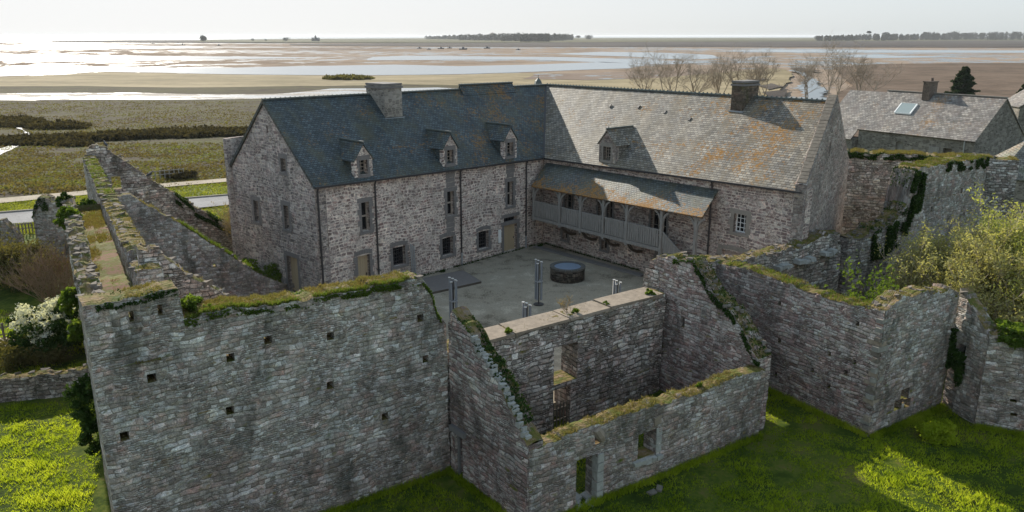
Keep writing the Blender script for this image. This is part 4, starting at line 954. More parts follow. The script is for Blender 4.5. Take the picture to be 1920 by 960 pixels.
A0 = np.array([-30.3, 56.1]); r4, w4 = ruin('far_lean_to_gable', 'far sloping gable wall with small square window at the end of the left range', A0, A0+U(27)*10.6, .7,
    [(0, 7.2), (.7, 7.6), (1.3, 7.2), (4.5, 4.3), (7.0, 2.2), (9.4, .5), (10.6, .1)], -1.4, [(1.35, 1.95, 4.2, 5.15)], 'ruin_dark', 5, .1, .04, .14, 20, 3, cat='gable wall')
A0 = LR(23.5, 2.5); r5, w5 = ruin('sloping_gable_wall', 'sloping cross wall with a curving mossy ridge, second behind the tall wall', A0, A0+U(29)*8.4, .6,
    [(0, 6.75), (.7, 6.7), (3.6, 4.35), (7.0, 1.4), (8.4, .5)], -1.0, holes([(2.8, 1.6), (4.6, 2.2)], .2, .2), 'ruin', 6, .07, .035, .12, 180, 2, cat='gable wall')
crest_turf(r5, w5, 3, 8.3, 900, .2, 'weed')
A0 = np.array([-12.7, 25.9]); r6, w6 = ruin('broken_cross_wall', 'short broken cross wall of big stones directly behind the tall wall', A0, A0+U(32)*4.2, .75,
    [(0, 8.1), (.6, 7.8), (.75, 7.6), (1.3, 6.95), (2.0, 6.55), (2.5, 6.1), (4.2, 4.0)], -1.0, (), 'ruin_dark', 7, .14, .05, .1, 60, 4)
# roofless small house
r7, w7 = ruin('left_gable_wall', 'left gable wall of the roofless cottage, crest stepping down with pale stones', J+np.array([.05, -.06]), K2, .62,
    [(0, 5.2), (.25, 5.75), (.9, 5.5), (1.2, 5.35), (1.75, 4.85), (2.95, 4.1), (3.8, 3.25), (4.3, 2.65), (4.64, 2.35)], -1.2, [(.32, .8, -1.2, 1.15)], 'ruin_red', 8, .09, .03, .085, 0, 0, cat='gable wall')
mb = MB()
for k in range(26):
    s_ = 1.5+k*.115; z = float(np.interp(s_, w7['s'], w7['top'])); mb.rock(w7['pt'](s_, .08+.06*(k % 2), z+.0), (.15, .22, .2), w7['d'], jit=.22)
mb.build('pale_coping_stones', M['rubble_light'], r7)
mb = MB(); mb.box(w7['pt'](.4, .12, .25), (.06, .1, 1.75), w7['d']); mb.box(w7['pt'](.56, -.03, 1.25), (.9, .16, .2), w7['d']); mb.build('door_frame', M['dressed_grey'], r7)
r8, w8 = ruin('front_cottage_wall', 'low front wall of the roofless cottage with doorway gap and square window', K2+np.array([.03, .02]), np.array([10.0, 28.8]), .62,
    [(0, 2.24), (1.3, 2.26), (2.6, 2.36), (3.5, 2.34), (5, 2.40), (5.6, 2.34), (7.4, 2.24), (9.3, 2.38), (11.35, 2.25)], -1.2, [(1.95, 2.85, -1.2, 1.25), (4.7, 5.55, .42, 1.4), (2.72, 2.98, 1.62, 1.95)], 'ruin', 9, .07, .035, .085, 260, 0)
mb = MB()
for k in range(5): mb.rock(w8['pt'](2.98, .1, -.4+k*.36), (.28, .3, .33), w8['d'], jit=.08)
for k in range(3): mb.rock(w8['pt'](5.68, .1, .6+k*.32), (.24, .3, .3), w8['d'], jit=.08)
for k in range(5): mb.rock(w8['pt'](4.6+.27*k, .05, .33-.02*k), (.26, .42, .2), w8['d'], jit=.2)
for k in range(7): mb.rock(w8['pt'](2.0+random.random()*1.2, random.uniform(-.3, .6), -.62), (.35, .4, .18), U(random.uniform(0, 180)), jit=.3)
mb.build('dressed_jambs', M['rubble_light'], r8)
mb = MB(); mb.tube([w8['pt'](2.76, -.02, 2.2), w8['pt'](2.9, -.05, 1.95), w8['pt'](3.02, -.03, 1.72)], [.15, .17, .12], 7); mb.rock(w8['pt'](5.55, .1, 1.75), (.3, .4, .3), w8['d']); mb.build('broken_corbel', M['coping'], r8)
W4A = np.array([9.98, 28.75])+U(125)*6.6; r9, w9 = ruin('right_gable_wall', 'right gable wall of the roofless cottage with ivy-grown sloping crest', W4A, np.array([9.75, 28.95]), .75,
    [(0, 5.2), (1.2, 5.7), (2.6, 5.8), (3.5, 5.0), (5.1, 3.9), (6.0, 2.9), (6.5, 2.4)], -1.2, holes([(2.2, 3.0)], .22, .5), 'ruin_red', 10, .12, .04, .09, 60, 4, cat='gable wall')
r10, w10 = ruin('back_cottage_wall', 'back wall of the roofless cottage with a flat paved top and a two-storey opening', np.array([-2.4, 26.43]), np.array([6.75, 33.07]), 1.05,
    [(0, 4.0), (12, 4.0)], -1.2, [(5.05, 6.3, 1.35, 2.98), (5.05, 5.95, -1.2, 1.12)], 'ruin_dark', 11, .05, .04, .09, 35, 0)
s_ = .9
while s_ < 11:
    l = random.uniform(2.0, 2.8); l = min(l, 11.1-s_); mb = MB(); mb.rock(w10['pt'](s_+l/2, .5, 4.04+random.uniform(-.01, .03)), (l-.05, 1.14, .12), w10['d'], jit=.2); s_ += l; mb.build('paving_slab', M['coping'], r10)
mb = MB(); mb.box(w10['pt'](5.5, .5, 1.22), (1.3, .8, .14), w10['d']); mb.build('stone_sill', M['coping'], r10)
gate = thing('picket_gate', 'brown wooden picket gate in the doorway of the back cottage wall', 'gate', tuple(w10['pt'](5.45, .1, -.62)))
for k in range(5):
    mb = MB(); p = w10['pt'](5.12+k*.18, .08, 0); mb.box((p[0], p[1], -.1), (.06, .03, 1.0), w10['d']); mb.tube([(p[0], p[1], .4), (p[0], p[1], .5)], [.03, .005], 4); mb.build('picket', M['wood_dark'], gate)
mb = MB()
for z in (-.35, .15): mb.beam(w10['pt'](5.06, .12, z), w10['pt'](5.92, .12, z), .03, .07)
mb.build('rail', M['wood_dark'], gate)
# right-hand enclosure
KR = np.array([14.4, 28.8]); r11, w11 = ruin('right_enclosure_wall', 'tall plain wall of the right enclosure with small square holes beside the cottage', np.array([9.5, 36.95]), KR, .8,
    [(0, 4.6), (.5, 4.5), (2.4, 4.68), (5.4, 4.6), (8.0, 4.55), (9.5, 4.78)], -1.2, holes([(4.52, 3.6), (8.42, 3.9), (8.49, 2.27), (8.17, 1.68), (6.57, 1.19), (4.71, 1.9), (4.69, .3), (7.3, 2.2), (7.45, .8)], .17, .2), 'ruin_red', 12, .07, .03, .09, 200, 0)
crest_turf(r11, w11, .5, 9.2, 500, .14, 'weed')
z = -.7; k = 0
while z < 4.4:
    hh_ = random.uniform(.15, .27); l = random.uniform(.35, .6) if k % 2 else random.uniform(.18, .3)
    if random.random() < .7: mb = MB(); mb.rock(w11['pt'](w11['L']-l/2+.02, .2, z+hh_/2), (l, .42 if k % 2 else .6, hh_-.012), w11['d'], jit=.08); mb.build('corner_stone', M[random.choice(('quoin', 'rubble', 'quoin_warm'))], r11)
    z += hh_; k += 1
r12, w12 = ruin('right_corner_wall', 'short end wall of the right enclosure with broken bright hole low down', KR+np.array([.05, .03]), np.array([18.75, 31.45]), .75,
    [(0, 4.8), (.5, 4.85), (1.0, 5.12), (1.6, 4.95), (2.7, 5.1), (3.4, 4.9), (4.3, 5.0), (5.1, 4.6)], -1.2, [(1.5, 2.0, .1, .55), (1.85, 2.4, .3, .95), (2.2, 2.6, .05, .45)], 'ruin', 13, .12, .04, .09, 60, 3)
r13, w13 = ruin('dark_return_wall', 'dark return wall with sloping top and a black root hole, right of the corner', np.array([18.8, 31.55]), np.array([19.25, 29.75]), .6,
    [(0, 4.7), (.6, 4.3), (1.4, 3.6), (2.2, 3.0)], -1.2, [(.3, .8, 1.7, 2.5)], 'ruin', 14, .1, .04, .1, 60, 2)
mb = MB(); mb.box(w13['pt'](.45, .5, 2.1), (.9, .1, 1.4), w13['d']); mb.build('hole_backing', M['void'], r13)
r14, w14 = ruin('edge_buttress_wall', 'pale thick wall block with ivy on top at the right edge', np.array([19.15, 29.6]), np.array([25.7, 26.9]), 1.0,
    [(0, 3.45), (3, 3.5), (7.5, 3.4)], -1.2, holes([(1.2, .8), (1.3, .2)], .25, .12), 'ruin', 15, .1, .035, .1, 60, 2)
r15, w15 = ruin('back_enclosure_wall', 'broken back wall of the right enclosure with bright stony crest and ledges', np.array([9.6, 36.9]), np.array([9.6, 36.9])+U(34.5)*11.0, .85,
    [(0, 4.5), (.6, 4.3), (3.3, 4.0), (5.5, 4.15), (7, 4.05), (9, 4.35), (10.7, 4.4), (11.0, 3.6)], -1.2, (), 'ruin_dark', 16, .13, .04, .12, 60, 5)
mb = MB()
for s_, l, z in ((3.4, 1.3, 3.2), (5.5, 1.1, 3.3), (7.3, 1.4, 3.35), (9.4, 1.1, 3.45)):
    mb = MB(); [mb.rock(w15['pt'](s_+(q_-1)*l/3, -.2, z+random.uniform(-.08, .08)), (l/3*1.1, .5, .2), w15['d'], jit=.35) for q_ in range(3)]; mb.build('stone_ledge', M['rubble_light'], r15)
A0 = np.array([9.5, 36.7])+U(34.5)*11.7; r16, w16 = ruin('rough_crest_wall', 'rough low wall with heaped crest rising towards the high block', A0, A0+U(34.5)*5.8, 1.1,
    [(0, 3.9), (1, 3.75), (3, 4.15), (4.4, 4.3), (5.5, 5.2)], -1.2, (), 'ruin_dark', 17, .16, .05, .12, 40, 6)
A0 = np.array([9.5, 36.7])+U(34.5)*17.2; r17, w17 = ruin('high_ruin_block', 'high ruined block with green turf top and ragged ivy edge at right', A0, A0+U(34.5)*10.9, 1.4,
    [(0, 5.2), (.15, 6.1), (.5, 7.2), (1.2, 7.4), (5, 7.35), (8, 7.3), (10.9, 7.15)], -1.2, holes([(3, 4.6), (6.4, 5.4), (5.2, 3.6), (8.0, 5.6), (7.2, 3.7), (9.4, 5.7)], .25, .35), 'ruin', 18, .1, .04, .12, 380, 1)
crest_turf(r17, w17, 1, 10.8, 2600, .1, 'weed')
r18, w18 = ruin('rear_ruin_wall', 'rear ruin wall with turf top between the gable and the high block', np.array([22.5, 55.3]), np.array([32.9, 50.9]), 1.6,
    [(0, 7.25), (12, 7.2)], -1.2, (), 'ruin_dark', 19, .09, .04, .14, 260, 0)
crest_turf(r18, w18, .2, 11, 2600, .12, 'turf')
r19, w19 = ruin('ruin_stub', 'rounded dark stub of masonry against the foot of the right gable', np.array([20.6, 46.6]), np.array([23.0, 45.6]), 1.6,
    [(0, 2.5), (.5, 3.9), (1.3, 3.7), (2.0, 2.2), (2.6, 1.2)], -1.2, (), 'ruin_dark', 20, .15, .06, .14, 0, 3)
r24, w24 = ruin('link_wall', 'cross wall with a small opening joining the cottage gable to the right enclosure', np.array([6.55, 33.6]), np.array([10.1, 36.6]), .85,
    [(0, 4.9), (1.5, 4.6), (4.3, 4.7)], -1.2, [(2.0, 2.65, 1.9, 3.1)], 'ruin_dark', 26, .1, .04, .1, 60, 2)
# extras on the left
r20, w20 = ruin('ivy_pillar', 'lone rough stone pillar with ivy on its head by the road', np.array([-35.6, 57.2]), np.array([-33.3, 57.6]), 1.3,
    [(0, 2.0), (.25, 2.9), (.6, 3.5), (1.2, 3.3), (1.8, 2.8), (2.3, 2.5)], -1.6, (), 'ruin', 21, .15, .05, .12, 0, 4, cat='pillar')
r21, w21 = ruin('ruin_stub', 'small broken wall stub right of the ivy pillar', np.array([-32.6, 58.6]), np.array([-30.8, 59.2]), .9,
    [(0, 1.2), (.6, 1.9), (1.3, 1.8), (1.9, 1.0)], -1.6, (), 'ruin', 22, .12, .05, .14, 0, 3)
r22, w22 = ruin('ruin_stub', 'stone stub cut by the left edge of the view', np.array([-39.5, 57.0]), np.array([-37.0, 57.4]), .9,
    [(0, 1.6), (1.6, 1.7), (2.2, 1.0), (2.5, .2)], -1.6, (), 'ruin', 23, .12, .05, .14, 0, 3)
r23, w23 = ruin('low_field_wall', 'low dark retaining wall crossing the grass at lower left', np.array([-26.5, 30.6]), np.array([-17.6, 33.3]), .5,
    [(0, .45), (9.3, .5)], -1.3, (), 'ruin_dark', 24, .07, .04, .14, 50, 2)

# ------------------------------------------------------------------ courtyard things
M['rim'] = mat_simple('dark_rim_stone', (.10, .095, .085), .9, .4, 6, .15, .5)
M['well_drum'] = mat_masonry('dark_well_stone', 3, 7, [(0, (.04, .035, .03)), (.6, (.09, .08, .065)), (1, (.15, .135, .11))], (.03, .028, .024), .02, .16, .05, .6, 0, .3, None, .85, .03, coursed=(.25, .13))
well = thing('stone_well', 'round stone well with a pale blue cover in the courtyard', 'well', (3.55, 48.4, 0))
mb = MB(); N = 40
for k in range(8):
    for i in range(N):
        pass
wc = np.array([3.55, 48.35]); Rw = 1.08
for i in range(48):
    a0, a1 = 2*math.pi*i/48, 2*math.pi*(i+1)/48
    for j in range(4):
        z0, z1 = .19*j, .19*(j+1)
        rr_ = Rw+.03*float(hsh(math.floor(i/3+j*.5), j, 3))
        c0, s0_ = math.cos(a0), math.sin(a0); c1, s1_ = math.cos(a1), math.sin(a1)
        mb.face([(wc[0]+rr_*c0, wc[1]+rr_*s0_, z0), (wc[0]+rr_*c1, wc[1]+rr_*s1_, z0), (wc[0]+rr_*c1, wc[1]+rr_*s1_, z1), (wc[0]+rr_*c0, wc[1]+rr_*s0_, z1)], [(a0*Rw, z0), (a1*Rw, z0), (a1*Rw, z1), (a0*Rw, z1)])
mb.build('drum', M['well_drum'], well)
mb = MB()
for i in range(18):
    a0, a1 = 2*math.pi*i/18, 2*math.pi*(i+.96)/18
    P = lambda r, a, z: (wc[0]+r*math.cos(a), wc[1]+r*math.sin(a), z)
    am = (a0+a1)/2; ro, ri, za, zb_ = Rw+.06, Rw-.22, .74, .86
    for q in ([(ro, a0, zb_), (ro, am, zb_), (ri, am, zb_), (ri, a0, zb_)], [(ro, am, zb_), (ro, a1, zb_), (ri, a1, zb_), (ri, am, zb_)], [(ro, a0, za), (ro, am, za), (ro, am, zb_), (ro, a0, zb_)], [(ro, am, za), (ro, a1, za), (ro, a1, zb_), (ro, am, zb_)], [(ri, am, za), (ri, a0, za), (ri, a0, zb_), (ri, am, zb_)], [(ri, a1, za), (ri, am, za), (ri, am, zb_), (ri, a1, zb_)]):
        mb.face([P(*k) for k in q])
mb.build('rim_stones', M['rim'], well)
mb = MB(); mb.cyl((wc[0], wc[1], .70), Rw-.2, .12, 40); mb.build('cover', M['wellwater'], well)
# clusters of metal tubes hanging on posts
def tubes(loc, label, n=5, ztop=2.6, zbot=.32, r=.16):
    t_ = thing('tube_cluster', label, 'sculpture', loc, 'metal tube clusters in the courtyard')
    for k in range(n):
        a = 2*math.pi*k/n+.5; x, y = loc[0]+r*math.cos(a)*1.15, loc[1]+r*math.sin(a); dz = .1*((k*7) % 3)-.1
        mb = MB(); mb.tube([(x, y, loc[2]+zbot), (x, y, loc[2]+ztop+dz)], .055, 10); p = mb.build('tube', M['pipe'], t_, True)
        m2 = MB(); m2.tube([(x, y, loc[2]+ztop+dz), (x, y, loc[2]+ztop+dz+.03)], .075, 10); m2.build('tube_cap', M['pipecap'], p)
    mb = MB(); mb.tube([(loc[0], loc[1], loc[2]), (loc[0], loc[1], loc[2]+ztop-.1)], .04, 8); mb.build('post', M['lead'], t_)
    mb = MB(); mb.tube([(loc[0], loc[1], loc[2]+1.4), (loc[0], loc[1], loc[2]+1.46)], .22, 14); mb.build('ring', M['zinc'], t_)
    mb = MB(); mb.tube([(loc[0], loc[1], loc[2]), (loc[0], loc[1], loc[2]+.05)], .3, 14); mb.build('foot_plate', M['lead'], t_)
    return t_
tubes((1.54, 43.29, 0), 'complete bundle of upright metal tubes left of the well')
tubes((-3.12, 39.8, 0), 'bundle of metal tubes behind the broken end of the tall wall')
tubes((.72, 35.8, 0), 'metal tube bundle half hidden behind the cottage wall, nearest the camera', zbot=.4)
tubes((5.52, 39.4, 0), 'metal tube bundle half hidden by the cottage wall, right of the well')
v = np.array(pA(6.72, -.25, 0)[:2]); tw_ = thing('leaning_poles', 'dark grey poles standing against the courtyard wall', 'poles', (v[0], v[1], 0))
for k in range(3):
    mb = MB(); p = pA(6.6+.13*k, -.22, 0); q = pA(6.62+.13*k, -.10, 2.35-.1*k); mb.tube([p, q], .04, 7); mb.build('pole', M['zinc'], tw_)
dk = thing('low_deck', 'low dark timber deck on the gravel by the house wall', 'deck', (-4, 47.0, 0))
D0, D1, D2, D3 = [np.array(gp(*q)) for q in ((781, 558), (902, 531), (868, 510), (752, 533))]
mb = MB(); nP = 14
for k in range(nP):
    a, b = k/nP, (k+.94)/nP; P0, P1 = D0+(D3-D0)*a, D1+(D2-D1)*a; P2, P3 = D1+(D2-D1)*b, D0+(D3-D0)*b
    mb.face([(*P0, .13), (*P1, .13), (*P2, .13), (*P3, .13)])
mb.build('deck_boards', mat_simple('grey_deck_boards', (.19, .165, .15), .8, .2, 3), dk)
mb = MB()
for a, b in ((D0, D1), (D1, D2), (D2, D3), (D3, D0)): mb.beam((*a, .06), (*b, .06), .05, .13)
mb.build('deck_edge', M['wood_dark'], dk)
mb = MB(); mb.box(pA(14.75, -.03, 1.35), (.28, .03, .95), dA); tag(mb.build('info_panel', M['white']), 'upright white information panel left of the courtyard door', 'sign')
# low kerb along the right wing foot
mb = MB(); mb.beam(pB(.6, -1.25, .04), pB(10.6, -.85, .04), .5, .08); tag(mb.build('cobbled_gutter', M['dressed_grey']), kind='structure')
exec_marker = 'plants'

# ------------------------------------------------------------------ plants
def ell(c, r, n, shell=.0):
    p = RNG.normal(size=(n, 3)); p /= np.linalg.norm(p, axis=1)[:, None]; k = RNG.random(n)**(1/3); k = np.maximum(k, shell*RNG.random(n)+shell*0) if shell else k
    return np.array(c)+p*np.array(r)*k[:, None]
def clumps(c, r, ncl, n, cr, flat=.7):
    cs = ell(c, r, ncl); out = []
    for q in cs:
        s = cr*(.5+.9*random.random()); out.append(ell(q, (s, s, s*flat), max(4, int(n/ncl))))
    return np.concatenate(out)
def plant(name, label, cat, loc, P, size, mat, stems=None, stem_mat='twig', group=None, crown='foliage', stem='stems', **kw):
    t_ = thing(name, label, cat, loc, group); leaves_mesh(crown, P, size, M[mat], t_, **kw)
    if stems: stems.build(stem, M[stem_mat], t_)
    return t_
def branchy(base, h, spread, levels=4, r0=.09, nst=3, sub=3, lean=.35, seed=0, gnarl=.25, rmin=.008):
    """many-stemmed bare shrub or tree: returns mesh builder and the twig tips"""
    rs = random.Random(seed); mb = MB(); tips = []
    def grow(p, d, L, r, lv):
        pts = [p]; q = p
        for k in range(3):
            d = (d+Vector((rs.gauss(0, gnarl), rs.gauss(0, gnarl), rs.gauss(0, gnarl*.5)+.06))).normalized(); q = q+d*L/3; pts.append(q)
        mb.tube(pts, [r, r*.85, r*.7, r*.55], 3 if lv > 1 else 5, cap=False)
        for k in (1, 2, 3): 
            if lv >= levels-2: tips.append(tuple(pts[k]))
        if lv >= levels-1: return
        for k in range(sub if lv else sub+1):
            i = 1+int(rs.random()*3); i = min(i, 3); nd = (d+Vector((rs.gauss(0, lean*1.6), rs.gauss(0, lean*1.6), rs.gauss(0, lean)+.15))).normalized()
            grow(pts[i], nd, L*rs.uniform(.55, .85), max(r*.5, rmin), lv+1)
    for k in range(nst):
        a = rs.random()*6.283; b = Vector(base)+Vector((math.cos(a), math.sin(a), 0))*spread*.15*rs.random()
        dd_ = Vector((math.cos(a)*spread/h*rs.uniform(.2, 1), math.sin(a)*spread/h*rs.uniform(.2, 1), 1)).normalized(); grow(b, dd_, h*.42, r0*rs.uniform(.6, 1), 0)
    return mb, np.array(tips)
# willows at right
def willow(name, label, loc, h, spread, mat, nst, n, seed):
    sb, tips = branchy(loc, h, spread, 5, .05, nst, 3, .26, seed, .10, .012)
    base = tips[RNG.integers(0, len(tips), n)]; P = base+RNG.normal(size=(n, 3))*np.array([.12, .12, .15])
    return plant(name, label, 'shrub', tuple(loc), P, .07, mat, sb, 'twig', asp=2.2)
willow('willow_shrub', 'big yellowish willow shrub in bud beside the right enclosure', (21.8, 36.0, -.7), 6.2, 4.8, 'willow', 30, 70000, 3)
willow('willow_shrub', 'greener leafy willow at the right edge behind the ivy block', (25.2, 35.6, -.7), 6.6, 4.8, 'willow_g', 30, 80000, 4)
willow('willow_shrub', 'paler willow shrub in front of the high ruined block', (27.5, 41.5, -.7), 6.0, 4.0, 'willow', 18, 36000, 5)
# elder sapling inside the right enclosure
sb, tips = branchy((16.2, 34.2, -.6), 5.2, 1.2, 4, .03, 7, 3, .22, 9, .10); n = 2400; P = tips[RNG.integers(0, len(tips), n)]+RNG.normal(size=(n, 3))*.1
plant('elder_bush', 'fresh green elder bush growing inside the right enclosure', 'shrub', (16.2, 34.2, -.6), P, .11, 'weed', sb, 'bark')
# left shrubs
sb, tips = branchy((-26.2, 43.5, -.9), 4.3, 2.6, 5, .04, 22, 3, .22, 12, .12)
n = 1500; P = tips[RNG.integers(0, len(tips), n)]+RNG.normal(size=(n, 3))*.12
plant('bare_thicket', 'brown leafless thicket with upright stems beside the left wall', 'shrub', (-26.2, 43.5, -.9), P, .06, 'shrub', sb, 'twig_brown')
sb, tips = branchy((-31.5, 48.5, -1), 3.2, 3.0, 5, .04, 22, 3, .3, 13, .14); n = 9000; P = tips[RNG.integers(0, len(tips), n)]+RNG.normal(size=(n, 3))*.25
plant('olive_thicket', 'dull olive thicket at the foot of the ivy pillar', 'shrub', (-31.5, 48.5, -1), P, .12, 'shrub', sb, 'twig_brown')
sb, tips = branchy((-35.0, 50.0, -1), 3.0, 3.0, 4, .04, 18, 3, .3, 14, .14); n = 7000; P = tips[RNG.integers(0, len(tips), n)]+RNG.normal(size=(n, 3))*.3
plant('olive_thicket', 'dull olive thicket at the left edge of the view', 'shrub', (-35, 50, -1), P, .13, 'shrub', sb, 'twig_brown')
c = np.array([-23.3, 37.6, .7])
P1 = clumps(c, (2.0, 1.8, 1.3), 60, 9000, .4); tt = thing('blossom_bush', 'round dark bush covered in white blossom by the left wall', 'shrub', (-23.3, 37.6, -.7))
leaves_mesh('foliage', P1[P1[:, 2] > -.65], .12, M['ivy'], tt)
P2 = clumps(c+np.array([0, -.1, .5]), (1.9, 1.7, 1.2), 90, 4600, .25); P2 = P2[(P2[:, 2] > .2)]; leaves_mesh('blossom', P2, .075, M['blossom'], tt, up=.4)
P = clumps((-24.6, 36.2, -.3), (3.0, 1.5, .7), 50, 7000, .5); plant('bramble', 'low grey-brown bramble tangle in front of the blossom bush', 'shrub', (-24.6, 36.2, -.7), P[P[:, 2] > -.65], .09, 'shrub')
P = clumps((-18.9, 34.6, -.5), (.9, .7, .3), 16, 1600, .3); plant('yellow_flowers', 'clump of yellow flowers at the foot of the left wall', 'flowers', (-18.9, 34.6, -.6), P, .06, 'gorse')
# thin stems near the road
sb, tips = branchy((-21.0, 59.5, -1.5), 4.2, 2.2, 4, .03, 26, 3, .16, 21, .08); plant('reed_thicket', 'thin yellowish bare stems between the left gable and the house turret', 'shrub', (-21, 59.5, -1.5), tips+RNG.normal(size=tips.shape)*.1, .06, 'reed', sb, 'twig')
# ivy and weeds on the walls
def ivy(label, w, s0, s1, dz0, dz1, n, size=.1, out=.12, mat='ivy', t0=None, name='ivy'):
    s_ = s0+(s1-s0)*RNG.random(n*3); cl = vn(s_*1.6, s_*0+w['A'][0], 7); z_ = RNG.random(n*3)
    top = np.interp(s_, w['s'], w['top']); keep = (vn(s_*2.3, z_*2.5+w['A'][0], 5) > .42); s_, z_, top = s_[keep][:n], z_[keep][:n], top[keep][:n]; m_ = len(s_)
    z = top+dz0+(dz1-dz0)*z_; t_ = -out*RNG.random(m_) if t0 is None else t0+(RNG.random(m_)-.5)*out*2
    over = z > top-.02; t_ = np.where(over, RNG.random(m_)*w['th'], t_)
    P = np.stack([w['A'][0]+w['d'][0]*s_+w['n'][0]*t_, w['A'][1]+w['d'][1]*s_+w['n'][1]*t_, z], 1)
    c_ = P.mean(0); return plant(name, label, 'ivy' if name == 'ivy' else 'weeds', (float(c_[0]), float(c_[1]), float(P[:, 2].min())), P, size, mat)
ivy('ivy fringe hanging just below the turf crest of the tall wall', w1, 2.5, 10.9, -.22, .05, 2600, .055, .08, 'weed')
ivy('ivy fringe below the raised left end of the tall wall', w1, .3, 2.4, -.2, .02, 500, .055, .08)
ivy('ivy down the stepped crest of the left cottage gable', w7, .2, 4.3, -.15, .12, 2600, .07, .1, t0=.45)
ivy('dark ivy along the sloping crest of the right cottage gable', w9, 1.5, 6.4, -.3, .1, 2300, .065, .12)
ivy('thick green ivy spilling over the edge block at right', w14, .3, 6.5, -.25, .35, 5200, .13, .3, 'weed')
ivy('ivy with yellow tips on the ragged left edge of the high block', w17, -.1, 1.3, -2.6, .1, 4200, .11, .3)
ivy('dark ivy along the upper edge of the high block', w17, 4, 10.9, -.6, .02, 2200, .08, .12)
ivy('dark ivy hanging down the rough crest wall', w16, 2.2, 5.7, -1.8, .1, 3600, .09, .25)
ivy('ivy under the turf of the rear ruin wall', w18, .1, 9, -.4, .02, 1800, .1, .12)
ivy('dark ivy patch on the far sloping gable', w4, 5.5, 9.8, -.7, .1, 2400, .11, .15)
ivy('dark root mass around the hole in the return wall', w13, 0, .9, -3.4, -1.6, 2000, .09, .3)
ivy('ivy on the head of the lone stone pillar', w20, 0, 1.2, -1.0, .05, 420, .08, .12)
def weeds(label, x, y, z, n, r, size=.09, mat='weed', h=None, name='weed_clump'):
    P = clumps((x, y, z+.05), (r, r, r*.5), max(3, int(n/60)), n, r*.4); return plant(name, label, 'weeds', (x, y, z), P, size, mat)
p = w1['pt'](3.0, .6, 7.2); weeds('fern-like weed clump beside the step in the tall wall crest', *p, 700, .42)
p = w10['pt'](1.1, .4, 4.1); weeds('small tuft at the left end of the back cottage wall top', *p, 160, .14, .05)
p = w10['pt'](2.9, .15, 4.1); weeds('leafy tuft on the front edge of the back cottage wall top', *p, 300, .2, .06)
p = w10['pt'](6.4, .4, 4.1); weeds('tuft beside the middle slab joint of the back cottage wall', *p, 260, .2, .06)
p = w10['pt'](8.2, .4, 4.1); weeds('flat green tuft further right on the back cottage wall', *p, 220, .2, .05)
p = w10['pt'](10.6, .3, 4.1); weeds('bright tuft where the cottage walls meet', *p, 360, .24, .07)
p = w10['pt'](5.2, -.1, 3.3); 
sb, tips = branchy((1.2, 30.0, 4.05), .95, .5, 3, .012, 5, 3, .3, 44, .2, .006)
pp = w10['pt'](6.2, .5, 4.08); sb, tips = branchy(pp, .9, .6, 3, .014, 6, 3, .3, 44, .2, .006)
plant('dead_stalks', 'dry leafless stalks standing on the back cottage wall top', 'weeds', tuple(pp), tips, .03, 'reed', sb, 'twig')
p = w8['pt'](8.0, .4, 2.3); weeds('small weed on the crest of the low front cottage wall', *p, 240, .17, .05)
p = w9['pt'](.5, .4, 5.4); weeds('weed on top of the right cottage gable', *p, 360, .25)
for s_, t_ in ((3.0, 'first'), (5.0, 'second')): pass
for k, (x, y, lb) in enumerate(((-16.6, 31.5, 'high ivy bunch'), (0, 0, ''))):
    if lb == '': continue
def onLR(s, t, z): q = LR(s, t); return float(q[0]), float(q[1]), z
for s_, n_, r_, lb in ((3.2, 700, .28, 'bright ivy bunch on the outer parapet nearest the tall wall'), (6.5, 1100, .42, 'ivy bunch hanging outside the parapet, behind the nearest one'), (17, 2000, .55, 'large ivy mound across the middle of the outer parapet'), (22, 900, .38, 'dark ivy mound near the far end of the outer parapet')):
    x, y, z = onLR(s_, .1 if s_ > 10 else -.25, 7.0 if s_ > 10 else 6.3)
    P = clumps((x, y, z), (r_*.7, r_, r_), 24, n_, r_*.4); plant('ivy', lb, 'ivy', (x, y, z-r_), P, .1, 'weed' if s_ < 20 else 'ivy')
x, y, z = onLR(28.5, 1.7, 5.3); P = clumps((x-.4, y, z), (.5, .7, .6), 20, 1600, .3); plant('ivy', 'dark round bush clinging to the far part of the inner crest wall', 'ivy', (x, y, z-.6), P, .1, 'ivy')
for s_, z_, n_, lb in ((1.5, 4.8, 1300, 'ivy clump high on the outside of the left corner'), (2.6, 3.0, 1500, 'ivy clump low on the outside of the left corner')):
    x, y, z = onLR(s_, -.25, z_); P = clumps((x, y, z), (.25, .5, .7), 16, n_, .25); plant('ivy', lb, 'ivy', (x, y, z-.7), P, .09, 'ivy')
p = (-14.2, 45.0, .3)
P = clumps((-16.4, 46.6, .9), (2.4, 1.6, .7), 40, 4200, .45); plant('weed_bank', 'bank of weeds between the sloping wall and the house gable', 'weeds', (-16.4, 46.6, 0), P, .1, 'weed')
mb2 = thing('rubble_heap', 'heap of fallen stones at the foot of the house gable', 'rubble', (-17, 47, 0))
for k in range(60): mb = MB(); mb.rock((-17+random.gauss(0, 1.8), 47+random.gauss(0, 1.3), .1+random.random()*.9), (.5, .45, .35), U(random.uniform(0, 180)), jit=.3); mb.build('stone', M['rubble'], mb2)
for x, y, n_, lb in ((*pA(18.3, -.7, 0)[:2], 500, 'weed tuft in the inner corner of the courtyard'), (*pA(9.0, -.2, 0)[:2], 260, 'weed tuft at the foot of the house wall below the windows'), (*pA(6.9, -.2, 0)[:2], 260, 'weed tuft below the leaning poles')):
    weeds(lb, float(x), float(y), 0, n_, .3, .08, 'ivy')
